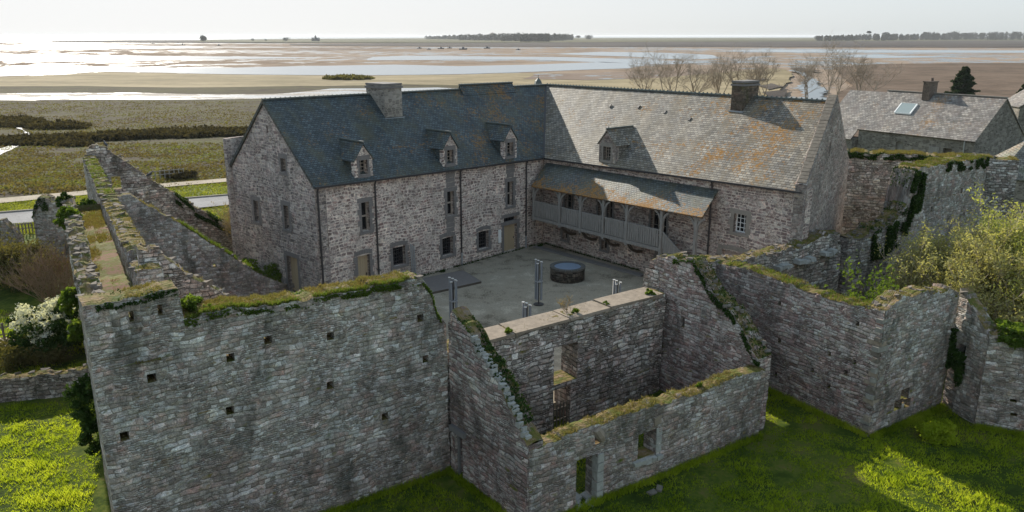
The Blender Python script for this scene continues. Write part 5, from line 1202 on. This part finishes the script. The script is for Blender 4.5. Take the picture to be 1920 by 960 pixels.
x, y = gp(1760, 822, -.6); P = clumps((x, y, -.3), (.75, .6, .35), 30, 3500, .25); plant('meadow_clump', 'round clump of tall weeds coloured as if sunlit on the shaded grass at right', 'weeds', (x, y, -.6), P, .08, 'grass')  # brighter leaf colour stands in for sunlight on this clump
x, y = gp(1672, 822, -.6)
# grass over the meadow (uncountable)
def scatter(poly, n):
    poly = np.array(poly); lo, hi = poly.min(0), poly.max(0); P = lo+(hi-lo)*RNG.random((n, 2)); ins = np.zeros(n, bool); j = len(poly)-1
    for i in range(len(poly)):
        xi, yi = poly[i]; xj, yj = poly[j]; c = ((yi > P[:, 1]) != (yj > P[:, 1])) & (P[:, 0] < (xj-xi)*(P[:, 1]-yi)/(yj-yi+1e-9)+xi); ins ^= c; j = i
    return P[ins]
Q = [scatter([(1.5, 22.6), (10.2, 28.5), (10.6, 29.8), (14.4, 28.5), (18.9, 31.2), (19.0, 29.4), (25.6, 26.6), (24, 15), (1, 15)], 60000),
     scatter([(-12.2, 18), (-17.9, 32.6), (-26, 30.3), (-26, 14), (-12, 14)], 42000), scatter([(-18.5, 33.4), (-22, 40), (-38, 48), (-38, 32), (-26.5, 31.2)], 22000),
     scatter([(-3.0, 25.4), (.3, 22.6), (-2.0, 20), (-9, 20.7)], 9000), scatter([(.9, 23.6), (9.3, 29), (6.8, 32.8), (-1.4, 26.9)], 7000),
     scatter([(9.8, 30), (13.8, 29.8), (10.6, 35.8), (9.2, 34)], 5000), scatter([(-25, 56), (-18, 63), (-60, 64), (-60, 52)], 12000)]
Q = np.concatenate(Q); z = mz(Q[:, 0], Q[:, 1]); dens = vn(Q[:, 0]*.9, Q[:, 1]*.9, 21)*.6+vn(Q[:, 0]*3.1, Q[:, 1]*3.1, 22)*.4; kk = dens > .30; Q, z, dens = Q[kk], z[kk], dens[kk]
hh = .05+.34*np.clip(dens-.38, 0, .6)
tag(blades('grass', np.stack([Q[:, 0], Q[:, 1], z-.01], 1), hh, .028, M['grass'], None, .6, 3), kind='stuff')
FRG = []
def frg(fn, s0, s1, n, off=.12, z=None):
    for k in range(n):
        s_ = random.uniform(s0, s1); p = fn(s_, -abs(random.gauss(0, off))-.03, 0)
        if float(vn(s_*1.1, s0, 4)) > .3 or z is None: FRG.append((p[0], p[1], float(mz(p[0], p[1])) if z is None else z))
for w_ in (w1, w7, w8, w11, w12, w14): frg(w_['pt'], 0, w_['L'], 1600 if w_ is not w7 else 700)

tag(blades('wall_foot_weeds', np.array(FRG), .2, .03, M['grass'], None, .6, 3), kind='stuff')
FRG = []; frg(pA, .2, 19, 500, .07, 0.0); frg(pB, .3, 12, 400, .08, 0.0)
tag(blades('courtyard_edge_weeds', np.array(FRG), .14, .03, M['ivy'], None, .6, 3), kind='stuff')
# scattered tussocks over the marsh
TU = []
for x0, x1, y0, y1, n_, z_ in ((-60, 480, 268, 345, 5200, -1.5), (-60, 560, 190, 250, 4200, -1.6), (-20, 440, 345, 362, 500, -1.4)):
    for k in range(n_):
        x, y = gp(random.uniform(x0, x1), random.uniform(y0, y1), z_)
        if float(vn(x*.12, y*.12, 31)) > .22: TU.append((x, y, z_))
VG = []
for k in range(16000):
    qx = random.uniform(-60, 460); qy = 378-.094*qx; x, y = gp(qx, random.uniform(qy, 440), -1.4)
    if x < -19: VG.append((x, y, -1.38))
VG = np.array(VG)
# keep the grass off the road and the path
def band(a, b, z): A_, B_ = np.array(gp(*a, z)), np.array(gp(*b, z)); return A_, B_
def near(P_, line, z, w):
    ok = np.ones(len(P_), bool)
    for a, b in zip(line, line[1:]):
        A_, B_ = np.array(gp(*a, z)), np.array(gp(*b, z)); d_ = B_-A_; t_ = np.clip(((P_[:, :2]-A_)@d_)/(d_@d_), 0, 1); ok &= np.hypot(*(P_[:, :2]-(A_+t_[:, None]*d_)).T) > w
    return ok
VG = VG[near(VG, [(-400, 446), (0, 410), (125, 400), (330, 383.5), (428, 375), (640, 360)], -1.25, 2.6) & near(VG, [(-400, 405), (0, 376), (130, 364), (297, 348), (424, 337), (700, 321)], -1.3, 1.5)]
tag(blades('verge_grass', VG, .16, .09, M['verge_blade'], None, .7, 3), kind='stuff')
TU = np.array(TU); TU2 = np.repeat(TU, 4, 0)+RNG.normal(size=(len(TU)*4, 3))*np.array([.8, .6, .025])
tag(leaves_mesh('marsh_tussocks', TU2, .24, M['tussock'], None, up=.3), kind='stuff')
# stones in the grass
for k, (x, y) in enumerate((gp(1222, 925, -.6), gp(1236, 918, -.6))):
    mb = MB(); mb.rock((x, y, -.58), (.3, .22, .14), U(30+40*k), jit=.3); tag(mb.build('fallen_stone', M['rubble'], loc=(x, y, -.6)), ('left' if k == 0 else 'right')+' one of two fallen stones in the grass before the cottage', 'stone', 'fallen stones in the grass')
# fence by the low ground at left
fn_ = thing('rail_fence', 'weathered wooden rail fence beside the blossom bush', 'fence', (*gp(10, 650, -.8), -.8))
FA, FB = np.array(gp(-40, 655, -.8)), np.array(gp(60, 640, -.8))
for k in range(5):
    q = FA+(FB-FA)*k/4; mb = MB(); mb.tube([(*q, -.9), (*q, .45)], .06, 6); mb.build('post', M['bark'], fn_)
mb = MB()
for z in (-.2, .2): mb.tube([(*FA, z), (*FB, z+.03)], .035, 5)
mb.build('rail', M['bark'], fn_)
pth = sheet('sand_path', G_([(-60, 665), (0, 655), (60, 648), (62, 632), (0, 635), (-60, 640)], -.55), -.50, M['path'])
# fences by road
def wirefence(label, a, b, z, n, h=1.0, mat='bark'):
    A_, B_ = np.array(gp(*a, z)), np.array(gp(*b, z)); t_ = thing('post_fence', label, 'fence', (*A_, z))
    for k in range(n):
        q = A_+(B_-A_)*k/(n-1); mb = MB(); mb.box((*q, z+h/2), (.1, .1, h), (B_-A_)/np.hypot(*(B_-A_))); mb.build('post', M[mat], t_)
    mb = MB()
    for zz in (z+h*.5, z+h*.92): mb.beam((*A_, zz), (*B_, zz), .05, .07)
    mb.build('rail', M[mat], t_)
wirefence('low wooden fence on the verge between road and pillar', (-20, 446), (62, 436), -1.3, 14, .9)
wirefence('short wooden fence beside the path right of the far gable', (283, 337), (345, 331), -1.3, 8, 1.0, 'wood')
# dry shrubs by path
for x_, y_, r_, lb in ((340, 332, 1.6, 'reddish dry shrub by the path right of the far gable'), (325, 330, 1.2, 'smaller dry shrub by the path fence')):
    x, y = gp(x_, y_, -1.4); P = clumps((x, y, -1.1), (r_*1.2, r_, .4), 30, 1200, .5); plant('dry_shrub', lb, 'shrub', (x, y, -1.4), P, .22, 'marshbush')
# dark creek bushes on the marsh: continuous growth
cb = []
for x0, x1, y0, y1, n_ in ((40, 520, 264, 247, 110), (200, 500, 254, 245, 30), (0, 110, 232, 240, 26), (-60, 30, 262, 268, 16), (20, 150, 268, 270, 24), (-60, 60, 226, 226, 16), (110, 150, 236, 238, 8)):
    for k in range(n_):
        tt = (k+random.random())/n_; x, y = gp(x0+(x1-x0)*tt, y0+(y1-y0)*tt+random.uniform(-3.5, 3.5), -1.5)
        cb.append(ell((x, y, -1.3), (3.0, 1.8, .9*random.uniform(.3, 1)), 150))
P = np.concatenate(cb); tag(leaves_mesh('marsh_scrub', P, .45, M['marshbush'], None), kind='stuff')
x, y = gp(655, 148, -2); P = clumps((x, y, -1.9), (9, 9, .5), 60, 3500, 1.6, .4); P = P[P[:, 2] > -2]; plant('marsh_islet', 'low ochre islet of scrub on the beige flat', 'scrub', (x, y, -2), P, 1.3, 'shrub')

# bare trees behind the house
for i, (px, h, sp, sd_) in enumerate(((1215, 9.5, 6, 1), (1255, 10.5, 6, 2), (1300, 9.5, 5.5, 3), (1345, 10, 5.5, 4), (1395, 10.5, 6, 5), (1430, 9, 5, 6), (1512, 11, 5, 7), (1560, 13, 8, 8), (1612, 11.5, 8, 9))):
    y0 = 178 if i < 6 else 186; x, y = gp(px, y0+4, -1.6); y = y
    k = y/170
    sb, tips = branchy((x, y, -1.8), h*k*.95, sp*k*1.1, 6, .16*k, 4, 3, .42, 100+sd_, .17, .02)
    lb = ('pale bare tree behind the ridge, %s from the left of its row' % ('first', 'second', 'third', 'fourth', 'fifth', 'sixth')[i]) if i < 6 else ('slim bare tree beside the stream behind the roof', 'widest bare tree behind the end of the roof', 'spreading bare tree just left of the farm roof')[i-6]
    t_ = thing('bare_tree', lb, 'tree', (x, y, -1.8), 'bare trees behind the house'); o = sb.build('branches', M['twig'], t_)
# pine
def conifer(label, px, py, top, z=-1.5, wid=.38, seed=1):
    x, y = gp(px, py, z); D = math.hypot(x, y); u = (480-top)/F_PX; dep = math.tan(PITCH-math.atan(u)); zt = CH-y*dep; h = zt-z
    t_ = thing('pine_tree', label, 'tree', (x, y, z)); mb = MB(); mb.tube([(x, y, z), (x, y, zt-.3)], [.22*h/8, .03], 7); mb.build('trunk', M['bark'], t_)
    rs = random.Random(seed); out = []; lim = MB()
    for k in range(34):
        zz = .12+.86*k/34; r = h*wid*(1-zz)**.8*(.65+.5*rs.random())+.15; a = k*2.4+rs.random()
        for j in range(3):
            a2 = a+j*2.1; c0 = Vector((x, y, z+zz*h)); c1 = c0+Vector((math.cos(a2)*r, math.sin(a2)*r, r*.12)); lim.tube([c0, c1], [.05, .02], 3, cap=False)
            for q in (.45, .75, 1): out.append(ell(tuple(c0.lerp(c1, q)), (r*.22+.12, r*.22+.12, .22), 60))
    leaves_mesh('crown', np.concatenate(out), .22*h/9, M['pine'], t_, asp=2.5); lim.build('limbs', M['bark'], t_); return t_
conifer('single dark pine standing on the brown flat beyond the farmhouse', 1799, 205, 124)
conifer('dark pine cut by the right edge of the view', 1919, 215, 150, seed=4)
# ------------------------------------------------------------------ farm houses
EZ = 5.0
f0 = np.array(gp(1611, 240, EZ)); f1 = np.array(gp(1828, 263, EZ)); dF = (f1-f0)/np.hypot(*(f1-f0)); nF = np.array([-dF[1], dF[0]]); LF = float(np.hypot(*(f1-f0)))
def pF(s, t, z): return (f0[0]+dF[0]*s+nF[0]*t, f0[1]+dF[1]*s+nF[1]*t, z)
farm = thing('farmhouse', 'long stone farmhouse with grey slate roof and skylight behind the right gable', 'house', (*((f0+f1)/2), -1))
WF = 9.4; RZ = 8.9
mb = MB(); wall(mb, f0, f1, .5, -1, [(0, EZ-.05), (99, EZ-.05)], [(4.6, 5.4, 2.6, 4.0), (9.8, 10.7, 3.0, 3.9)], .5, .01, 0, 70); mb.build('wall', M['far_stone'], farm)
mb = MB(); wall(mb, f1+dF*.02, f1+dF*.02+nF*WF, .5, -1, [(0, EZ), (WF/2, RZ-.05), (WF, EZ)], (), .5, .01, 0, 71); mb.build('wall', M['far_stone'], farm)
mb = MB(); wall(mb, f0+nF*WF, f0-dF*.0, .5, -1, [(0, EZ), (WF/2, RZ-.05), (WF, EZ)], (), .5, .01, 0, 72); wall(mb, f1+nF*(WF), f0+nF*(WF), .5, -1, [(0, EZ), (99, EZ)], (), 1, .01, 0, 73); mb.build('wall', M['far_stone'], farm)
mb = MB(); roofquad(mb, [pF(-.1, -.25, EZ-.12), pF(LF+.15, -.25, EZ-.12), pF(LF+.15, WF/2, RZ+.05), pF(-.1, WF/2, RZ+.05)], .1, org=pF(0, 0, 5), uax=dF); rf = mb.build('roof', M['slate_far'], farm)
mb = MB(); roofquad(mb, [pF(LF+.15, WF+.25, EZ-.12), pF(-.1, WF+.25, EZ-.12), pF(-.1, WF/2, RZ+.05), pF(LF+.15, WF/2, RZ+.05)], .1, org=pF(0, 0, 5), uax=dF); mb.build('roof', M['slate_far'], farm)
mb = MB(); mb.beam(pF(-.1, WF/2, RZ+.1), pF(LF+.15, WF/2, RZ+.1), .25, .1); mb.build('ridge_tiles', M['dressed'], farm)
mb = MB(); mb.box(pF(5.0, WF/2-.3, RZ+.3), (.8, 1.4, 1.9), dF); mb.box(pF(5.0, WF/2-.3, RZ+1.3), (.95, 1.55, .12), dF); mb.cyl(pF(5.0, WF/2-.1, RZ+1.35), .14, .35, 10); mb.build('chimney', mat_masonry('brick_chimney', 4, 9, [(0, (.12, .09, .075)), (1, (.21, .155, .125))], (.22, .18, .15), .05, .12), farm)
def pFs(s, q): return pF(s, -.25+(WF/2+.25)*q, EZ-.12+(RZ+.17-EZ)*q)
mb = MB(); q_ = [pFs(2.75, .46), pFs(4.55, .46), pFs(4.55, .70), pFs(2.75, .70)]; up = Vector((0, 0, .16)); nrm = Vector((-nF[0]*.64, -nF[1]*.64, .77))
mb.face([Vector(k)+nrm*.14 for k in q_]); sk = None
fr = MB()
for k in range(4): fr.beam(Vector(q_[k])+nrm*.09, Vector(q_[(k+1) % 4])+nrm*.09, .14, .14)
sk = fr.build('skylight', M['white'], farm); mb.build('pane', M['skyglass'], sk)
for r_ in ((4.6, 5.4, 2.6, 4.0), (9.8, 10.7, 3.0, 3.9)):
    mb = MB(); mb.box(pF((r_[0]+r_[1])/2, .3, (r_[2]+r_[3])/2), (r_[1]-r_[0], .04, r_[3]-r_[2]), dF); mb.build('window', M['wood_dark'] if r_[0] > 6 else M['wood'], farm)
mb = MB(); mb.box(pF(8.9, -.05, 3.5), (1.1, .12, .8), dF); mb.build('shutter', M['wood'], farm)
mb = MB(); mb.tube([pF(LF-.9, -.15, EZ-.2), pF(LF-.9, -.1, .5)], .07, 7); mb.build('downpipe', M['zinc'], farm)
mb = MB(); mb.tube([pF(LF+.3, WF*.3, 2.0), pF(LF+.5, WF*.95, 4.4)], .07, 7); mb.build('drainpipe', M['zinc'], farm)
mb = MB(); roofquad(mb, [pF(-4.9, -1.2, EZ-1.2), pF(-.15, -1.2, EZ-1.2), pF(-.15, WF/2, RZ-.12), pF(-4.9, WF/2, RZ-.12)], .1, org=pF(0, 0, 5), uax=dF); roofquad(mb, [pF(-.15, WF+.25, EZ-.2), pF(-4.9, WF+.25, EZ-.2), pF(-4.9, WF/2, RZ-.12), pF(-.15, WF/2, RZ-.12)], .1, org=pF(0, 0, 5), uax=dF)
mb.build('annex_roof', M['slate_far'], farm)
mb = MB(); wall(mb, f0-dF*4.8-nF*.9, f0-dF*.1-nF*.9, .5, -1, [(0, EZ-1.2), (9, EZ-1.2)], (), .5, .01, 0, 74); wall(mb, f0-dF*.12-nF*.9, f0-dF*.12+nF*.4, .3, -1, [(0, EZ-1.2), (9, EZ-.2)], (), .5, .01, 0, 78); mb.build('annex_wall', M['far_stone'], farm)
# second house, right edge
h0 = np.array(gp(1868, 333, 3.6)); dH = U(-18); nH = np.array([-dH[1], dH[0]])
def pH(s, t, z): return (h0[0]+dH[0]*s+nH[0]*t, h0[1]+dH[1]*s+nH[1]*t, z)
cot = thing('stone_outbuilding', 'stone outbuilding with pointed slate roof cut by the right edge', 'house', (*h0, -1))
mb = MB(); wall(mb, h0, h0+dH*9, .5, -1, [(0, 3.6), (99, 3.6)], (), .4, .01, 0, 75); wall(mb, h0+nH*7+dH*.01, h0+dH*.01, .5, -1, [(0, 3.6), (99, 3.6)], (), .4, .01, 0, 76); wall(mb, h0+dH*9.02, h0+dH*9.02+nH*7, .5, -1, [(0, 3.6), (3.5, 6.4), (7, 3.6)], (), .4, .01, 0, 79); mb.build('wall', M['far_stone'], cot)
mb = MB(); roofquad(mb, [pH(-.15, -.2, 3.5), pH(9.2, -.2, 3.5), pH(9.2, 3.5, 6.5), pH(2.8, 3.5, 6.5)], .1, org=pH(0, 0, 3), uax=dH); roofquad(mb, [pH(-.15, 7.2, 3.5), pH(-.15, -.2, 3.5), pH(2.8, 3.5, 6.5)], .1, org=pH(0, 0, 3), uax=nH); roofquad(mb, [pH(9.2, 7.2, 3.5), pH(-.15, 7.2, 3.5), pH(2.8, 3.5, 6.5), pH(9.2, 3.5, 6.5)], .1, org=pH(0, 0, 3), uax=dH)
mb.build('roof', mat_slate('brown_slates', (.20, .19, .165), .22, .3, .4, (5, 4), .3, .7), cot)
# dark building edge further back
h0b = np.array(gp(1902, 262, 1)); hb_ = thing('grey_barn', 'dark grey barn wall at the right edge beyond the outbuilding', 'barn', (*h0b, -1))
mb = MB(); wall(mb, h0b, h0b+U(-10)*9, 6, -1, [(0, 5.6), (4.5, 8.6), (9, 5.6)], (), .6, .01, 0, 77); mb.build('wall', M['far_stone'], hb_)
mb = MB(); a_ = U(-10); b_ = U(80)
def pQ(s, t, z): return (h0b[0]+a_[0]*s+b_[0]*t, h0b[1]+a_[1]*s+b_[1]*t, z)
roofquad(mb, [pQ(-.3, -.3, 5.5), pQ(4.5, -.3, 8.75), pQ(4.5, 6.3, 8.75), pQ(-.3, 6.3, 5.5)], .1, org=pQ(0, 0, 5), uax=b_); roofquad(mb, [pQ(9.3, -.3, 5.5), pQ(4.5, -.3, 8.75), pQ(4.5, 6.3, 8.75), pQ(9.3, 6.3, 5.5)], .1, org=pQ(0, 0, 5), uax=b_); mb.build('roof', M['slate_far'], hb_)
# green garden behind the farm
S_('garden_lawn', [(1860, 206), (2100, 206), (2100, 330), (1860, 300)], -.75, M['verge'])
x, y = gp(1890, 209, -1)
cv = thing('caravan', 'white topped blue caravan on the lawn beyond the farmhouse', 'caravan', (x, y, -1))
mb = MB(); mb.box((x, y, .45), (3.6, 2.0, 1.9), U(-10)); mb.build('body', M['blue'], cv); mb = MB(); mb.box((x, y, 1.6), (3.9, 2.2, .5), U(-10)); mb.build('roof', M['white'], cv)
mb = MB(); q = U(-10); mb.box((x-q[0]*.5, y-q[1]*.5-1.02, .75), (1.2, .04, .7), q); mb.build('window', M['glass'], cv)
for sg in (-1, 1):
    mb = MB(); mb.tube([(x+q[0]*sg*.9+.1, y+q[1]*sg*.9-1.05, -.68), (x+q[0]*sg*.9+.1, y+q[1]*sg*.9-.85, -.68)], .33, 14); mb.build('wheel', M['lead'], cv)
x, y = gp(1862, 209, -1); P = clumps((x, y, 0), (2.2, 1.5, 1), 20, 1500, .7); plant('round_shrub', 'low green shrub left of the caravan', 'shrub', (x, y, -1), P, .3, 'weed')

# ------------------------------------------------------------------ far shore
def zpix(px, y_dist, py): return CH-y_dist*math.tan(PITCH-math.atan((480-py)/F_PX))
def fartree(px, base, top, wpx, label, z=-1.2, mat='wood_far', name='tree', n=900, flat=False, trunk=.3):
    x, y = gp(px, base, z); zt = zpix(px, y, top); h = zt-z; w = wpx/F_PX*y
    t_ = thing(name, label, 'tree', (x, y, z)); c = z+h*(.5+trunk*.5); rz = h*(1-trunk)/2
    P = clumps((x, y, c), (w*.36, w*.3, rz*.7), 14, n, w*.17+rz*.15, .8); leaves_mesh('crown', P, h*.075, M[mat], t_)
    mb = MB(); mb.tube([(x, y, z), (x, y, c)], [h*.03, h*.015], 5); mb.build('trunk', M['bark'], t_); return t_
fartree(381, 79.5, 65.5, 15, 'lone dark tree clump on the spit at left', n=1800, trunk=.12)
fartree(474, 77.3, 72.5, 7, 'small dark shrub on the far shore, first right of the lone tree'); fartree(498, 77, 73, 6, 'tiny tree on the far shore, second right of the lone tree'); fartree(537, 77, 70.5, 18, 'wide dark tree on the far shore left of the tower house', n=1400, trunk=.1)
fartree(1572-39, 75.3, 66.5, 14, 'small dome tree at the left end of the right far woods', trunk=.1)
fartree(1628, 74, 58.5, 9, 'umbrella-shaped tree rising above the right far woods', trunk=.75, n=700); fartree(1641, 73, 63, 6, 'smaller flat tree beside the umbrella-shaped tree', trunk=.7, n=500)
for px, tp, w_, o_ in ((1660, 60.5, 16, 'left'), (1675, 61, 14, 'right')): fartree(px, 75, tp, w_, 'large dark dome tree, %s one of a pair in the far woods' % o_, n=1600, trunk=.1)
fartree(1734, 74.5, 60, 22, 'broad dark tree in the far woods right of the pale house', n=2000, trunk=.08); fartree(1788, 73, 59, 20, 'tall dark tree behind the white caravans', n=2000, trunk=.08); fartree(1805, 73, 61, 14, 'lower tree to the right behind the white caravans', n=1400, trunk=.08)
fartree(1838, 74, 61.5, 12, 'dark tree near the right end of the far woods', n=1200, trunk=.1); fartree(1860, 74, 61.5, 14, 'second dark tree near the right end of the far woods', n=1200, trunk=.1); fartree(1904, 74, 59.5, 10, 'peaked tree at the right end of the far woods', n=1000, trunk=.1)
fartree(924, 72.5, 61.5, 12, 'pale bare crown above the central far wood', mat='twig', n=900); fartree(1062, 74.5, 64.5, 18, 'round crown at the right end of the central far wood', n=1400, trunk=.15); fartree(1105, 74.5, 66, 20, 'last round crown right of the central far wood', n=1200, trunk=.2); fartree(1084, 74.5, 66.5, 12, 'gapped crown between the last two of the central far wood', n=800, trunk=.4)
def farwood(name, segs, z=-1.2, per=70):
    out = []
    for px0, px1, b0, b1, t0, t1 in segs:
        n_ = int((px1-px0)/2.2)
        for k in range(n_):
            f = (k+random.random())/n_; px = px0+(px1-px0)*f; x, y = gp(px, b0+(b1-b0)*f, z); zt = zpix(px, y, t0+(t1-t0)*f+random.uniform(-1, 1.2)); h = max(2, (zt-z)*1.15)
            out.append(ell((x, y+random.uniform(-20, 20), z+h*.5), (3.2/F_PX*y, 3/F_PX*y, h*.62), per*2))
    P = np.concatenate(out); P = P[P[:, 2] > z]; return tag(leaves_mesh(name, P, 2.6, M['wood_far'], None), kind='stuff')
farwood('far_wood', [(798, 860, 73, 74, 69, 67.5), (860, 940, 75, 76, 67, 65.5), (940, 1060, 77, 76, 65.5, 66), (975, 1030, 78, 78, 67, 66), (1040, 1075, 75, 75, 66.5, 66)])
farwood('far_wood', [(1535, 1600, 76.5, 76, 69.5, 67.5), (1575, 1640, 75, 75, 67.5, 66), (1640, 1700, 76, 75, 67, 66), (1700, 1760, 75, 74.5, 66.5, 64), (1745, 1850, 75, 74, 65, 63.5), (1850, 1960, 75, 74, 63.5, 62)])
# far buildings
def farhouse(px, base, top, wpx, label, wall_m='far_stone', roof_m='slate_a', tower=False, z=-1.2):
    x, y = gp(px, base, z); zt = zpix(px, y, top); w = wpx/F_PX*y; h = zt-z; t_ = thing('far_house', label, 'house', (x, y, z)); e = z+h*.6
    mb = MB(); mb.box((x, y, (z+e)/2), (w, w*.6, e-z)); mb.build('wall', M[wall_m], t_)
    mb = MB(); a = w*.53; b = w*.34
    mb.face([(x-a, y-b, e), (x+a, y-b, e), (x+a, y, zt), (x-a, y, zt)]); mb.face([(x+a, y+b, e), (x-a, y+b, e), (x-a, y, zt), (x+a, y, zt)]); mb.face([(x-a, y+b, e), (x-a, y-b, e), (x-a, y, zt)]); mb.face([(x+a, y-b, e), (x+a, y+b, e), (x+a, y, zt)]); mb.build('roof', M[roof_m], t_)
    if tower: mb = MB(); mb.tube([(x, y, z), (x, y, zt+h*.3), (x, y, zt+h*.75)], [w*.16, w*.13, .2], 8); mb.build('tower', M[wall_m], t_)
farhouse(592, 77.2, 70.5, 13, 'dark far house with a small pointed tower on the shore', 'wood_dark', tower=True)
farhouse(1711, 72.5, 64.5, 14, 'pale far house among the right woods', 'far_stone', 'slate_far')
for k, px in enumerate((1777, 1783.5, 1790)):
    x, y = gp(px, 72.6, -1.2); y -= 60; x = x*(y/(y+60)); mb = MB(); mb.box((x, y, 1.2), (9, 4, 4.4)); 
    t_ = thing('white_caravan', ('leftmost', 'middle', 'rightmost')[k]+' of the three tiny white caravans by the far woods', 'caravan', (x, y, -1.2), 'white caravans by the far woods'); mb.build('body', M['white'], t_); m2 = MB(); m2.box((x, y-2.02, 1.6), (5, .05, 1)); m2.build('window', M['glass'], t_)
# boats
def boat_proto():
    t_ = thing('moored_boat', 'x', 'boat', (0, 0, 0), 'boats lying on the tidal sand'); mb = MB()
    secs = [(-4.2, 1.1, 1.1), (-2, 1.5, 1.05), (1, 1.5, 1.15), (3, .9, 1.4), (4.4, .05, 1.7)]
    for (x0, w0, h0_), (x1, w1_, h1_) in zip(secs, secs[1:]):
        for sg in (-1, 1):
            q = [(x0, sg*w0*.25, 0), (x1, sg*w1_*.25, .1), (x1, sg*w1_, h1_), (x0, sg*w0, h0_)]; mb.face(q if sg < 0 else q[::-1])
        mb.face([(x0, -w0, h0_), (x1, -w1_, h1_), (x1, w1_, h1_), (x0, w0, h0_)]); mb.face([(x0, -w0*.25, 0), (x0, w0*.25, 0), (x1, w1_*.25, .1), (x1, -w1_*.25, .1)])
    mb.face([(-4.2, -1.1, 1.1), (-4.2, 1.1, 1.1), (-4.2, .27, 0), (-4.2, -.27, 0)]); mb.build('hull', M['boat_dark'], t_)
    mb = MB(); mb.box((.3, 0, 1.9), (2.4, 1.8, 1.5)); mb.build('cabin', M['boat_dark'], t_); mb = MB(); mb.tube([(.2, 0, 2.5), (.2, 0, 4.6)], .09, 5); mb.build('mast', M['bark'], t_); return t_
bp = boat_proto(); BL = [(786.5, 91, .9, 'flat boat at the left end of the boat row'), (804, 93, .8, 'small boat second from the left in the row'), (826.6, 91.8, 1.2, 'long low boat third from the left in the row'), (843, 90.8, 1, 'boat just left of the largest boat'), (868, 93, 1.45, 'largest dark boat in the middle of the row'), (913, 91, 1.25, 'boat second from the right in the row'), (971.4, 93.6, .8, 'small tilted boat at the right end of the row'),
    (342, 84.3, 1.3, 'boat below the left spit, leftmost of a pair'), (410, 85.5, 1.2, 'boat below the lone tree, rightmost of a pair'), (286, 82, 1.3, 'boat furthest left on the wet sand')]
for i, (px, py, s_, lb) in enumerate(BL):
    x, y = gp(px, py, -2.35); b = bp if i == 0 else dup(bp, (0, 0, 0)); b.location = (x, y, -2.35); b.rotation_euler = (R(6), 0, R((i*57) % 40-20)); b.scale = (s_*.85,)*3; b['label'] = lb
# birds on the far gable
def bird(x, y, z, label, rz):
    t_ = thing('bird', label, 'bird', (0, 0, 0)); mb = MB()
    mb.tube([(-.42, 0, .12), (-.25, 0, .17), (-.1, 0, .24), (.06, 0, .30), (.15, 0, .37), (.2, 0, .43), (.25, 0, .46), (.29, 0, .455), (.36, 0, .44)], [.015, .05, .1, .105, .08, .055, .06, .045, .006], 10); mb.build('body', M['bird'], t_, True)
    mb = MB()
    for sg in (-1, 1): mb.tube([(0, sg*.04, .2), (.02, sg*.04, 0)], .012, 5); mb.tube([(.02, sg*.04, .01), (.09, sg*.05, .01)], .01, 4)
    mb.build('legs', M['bark'], t_); t_.location = (x, y, z); t_.rotation_euler = (0, 0, rz); t_.scale = (.95,)*3
z = float(np.interp(1.3, w4['s'], w4['top'])); p = w4['pt'](1.3, .3, z+.02); bird(*p, 'dark bird perched near the peak of the far gable', 2.4)
z = float(np.interp(3.9, w4['s'], w4['top'])); p = w4['pt'](3.9, .3, z+.02); bird(*p, 'dark bird perched halfway down the far gable slope', .6)
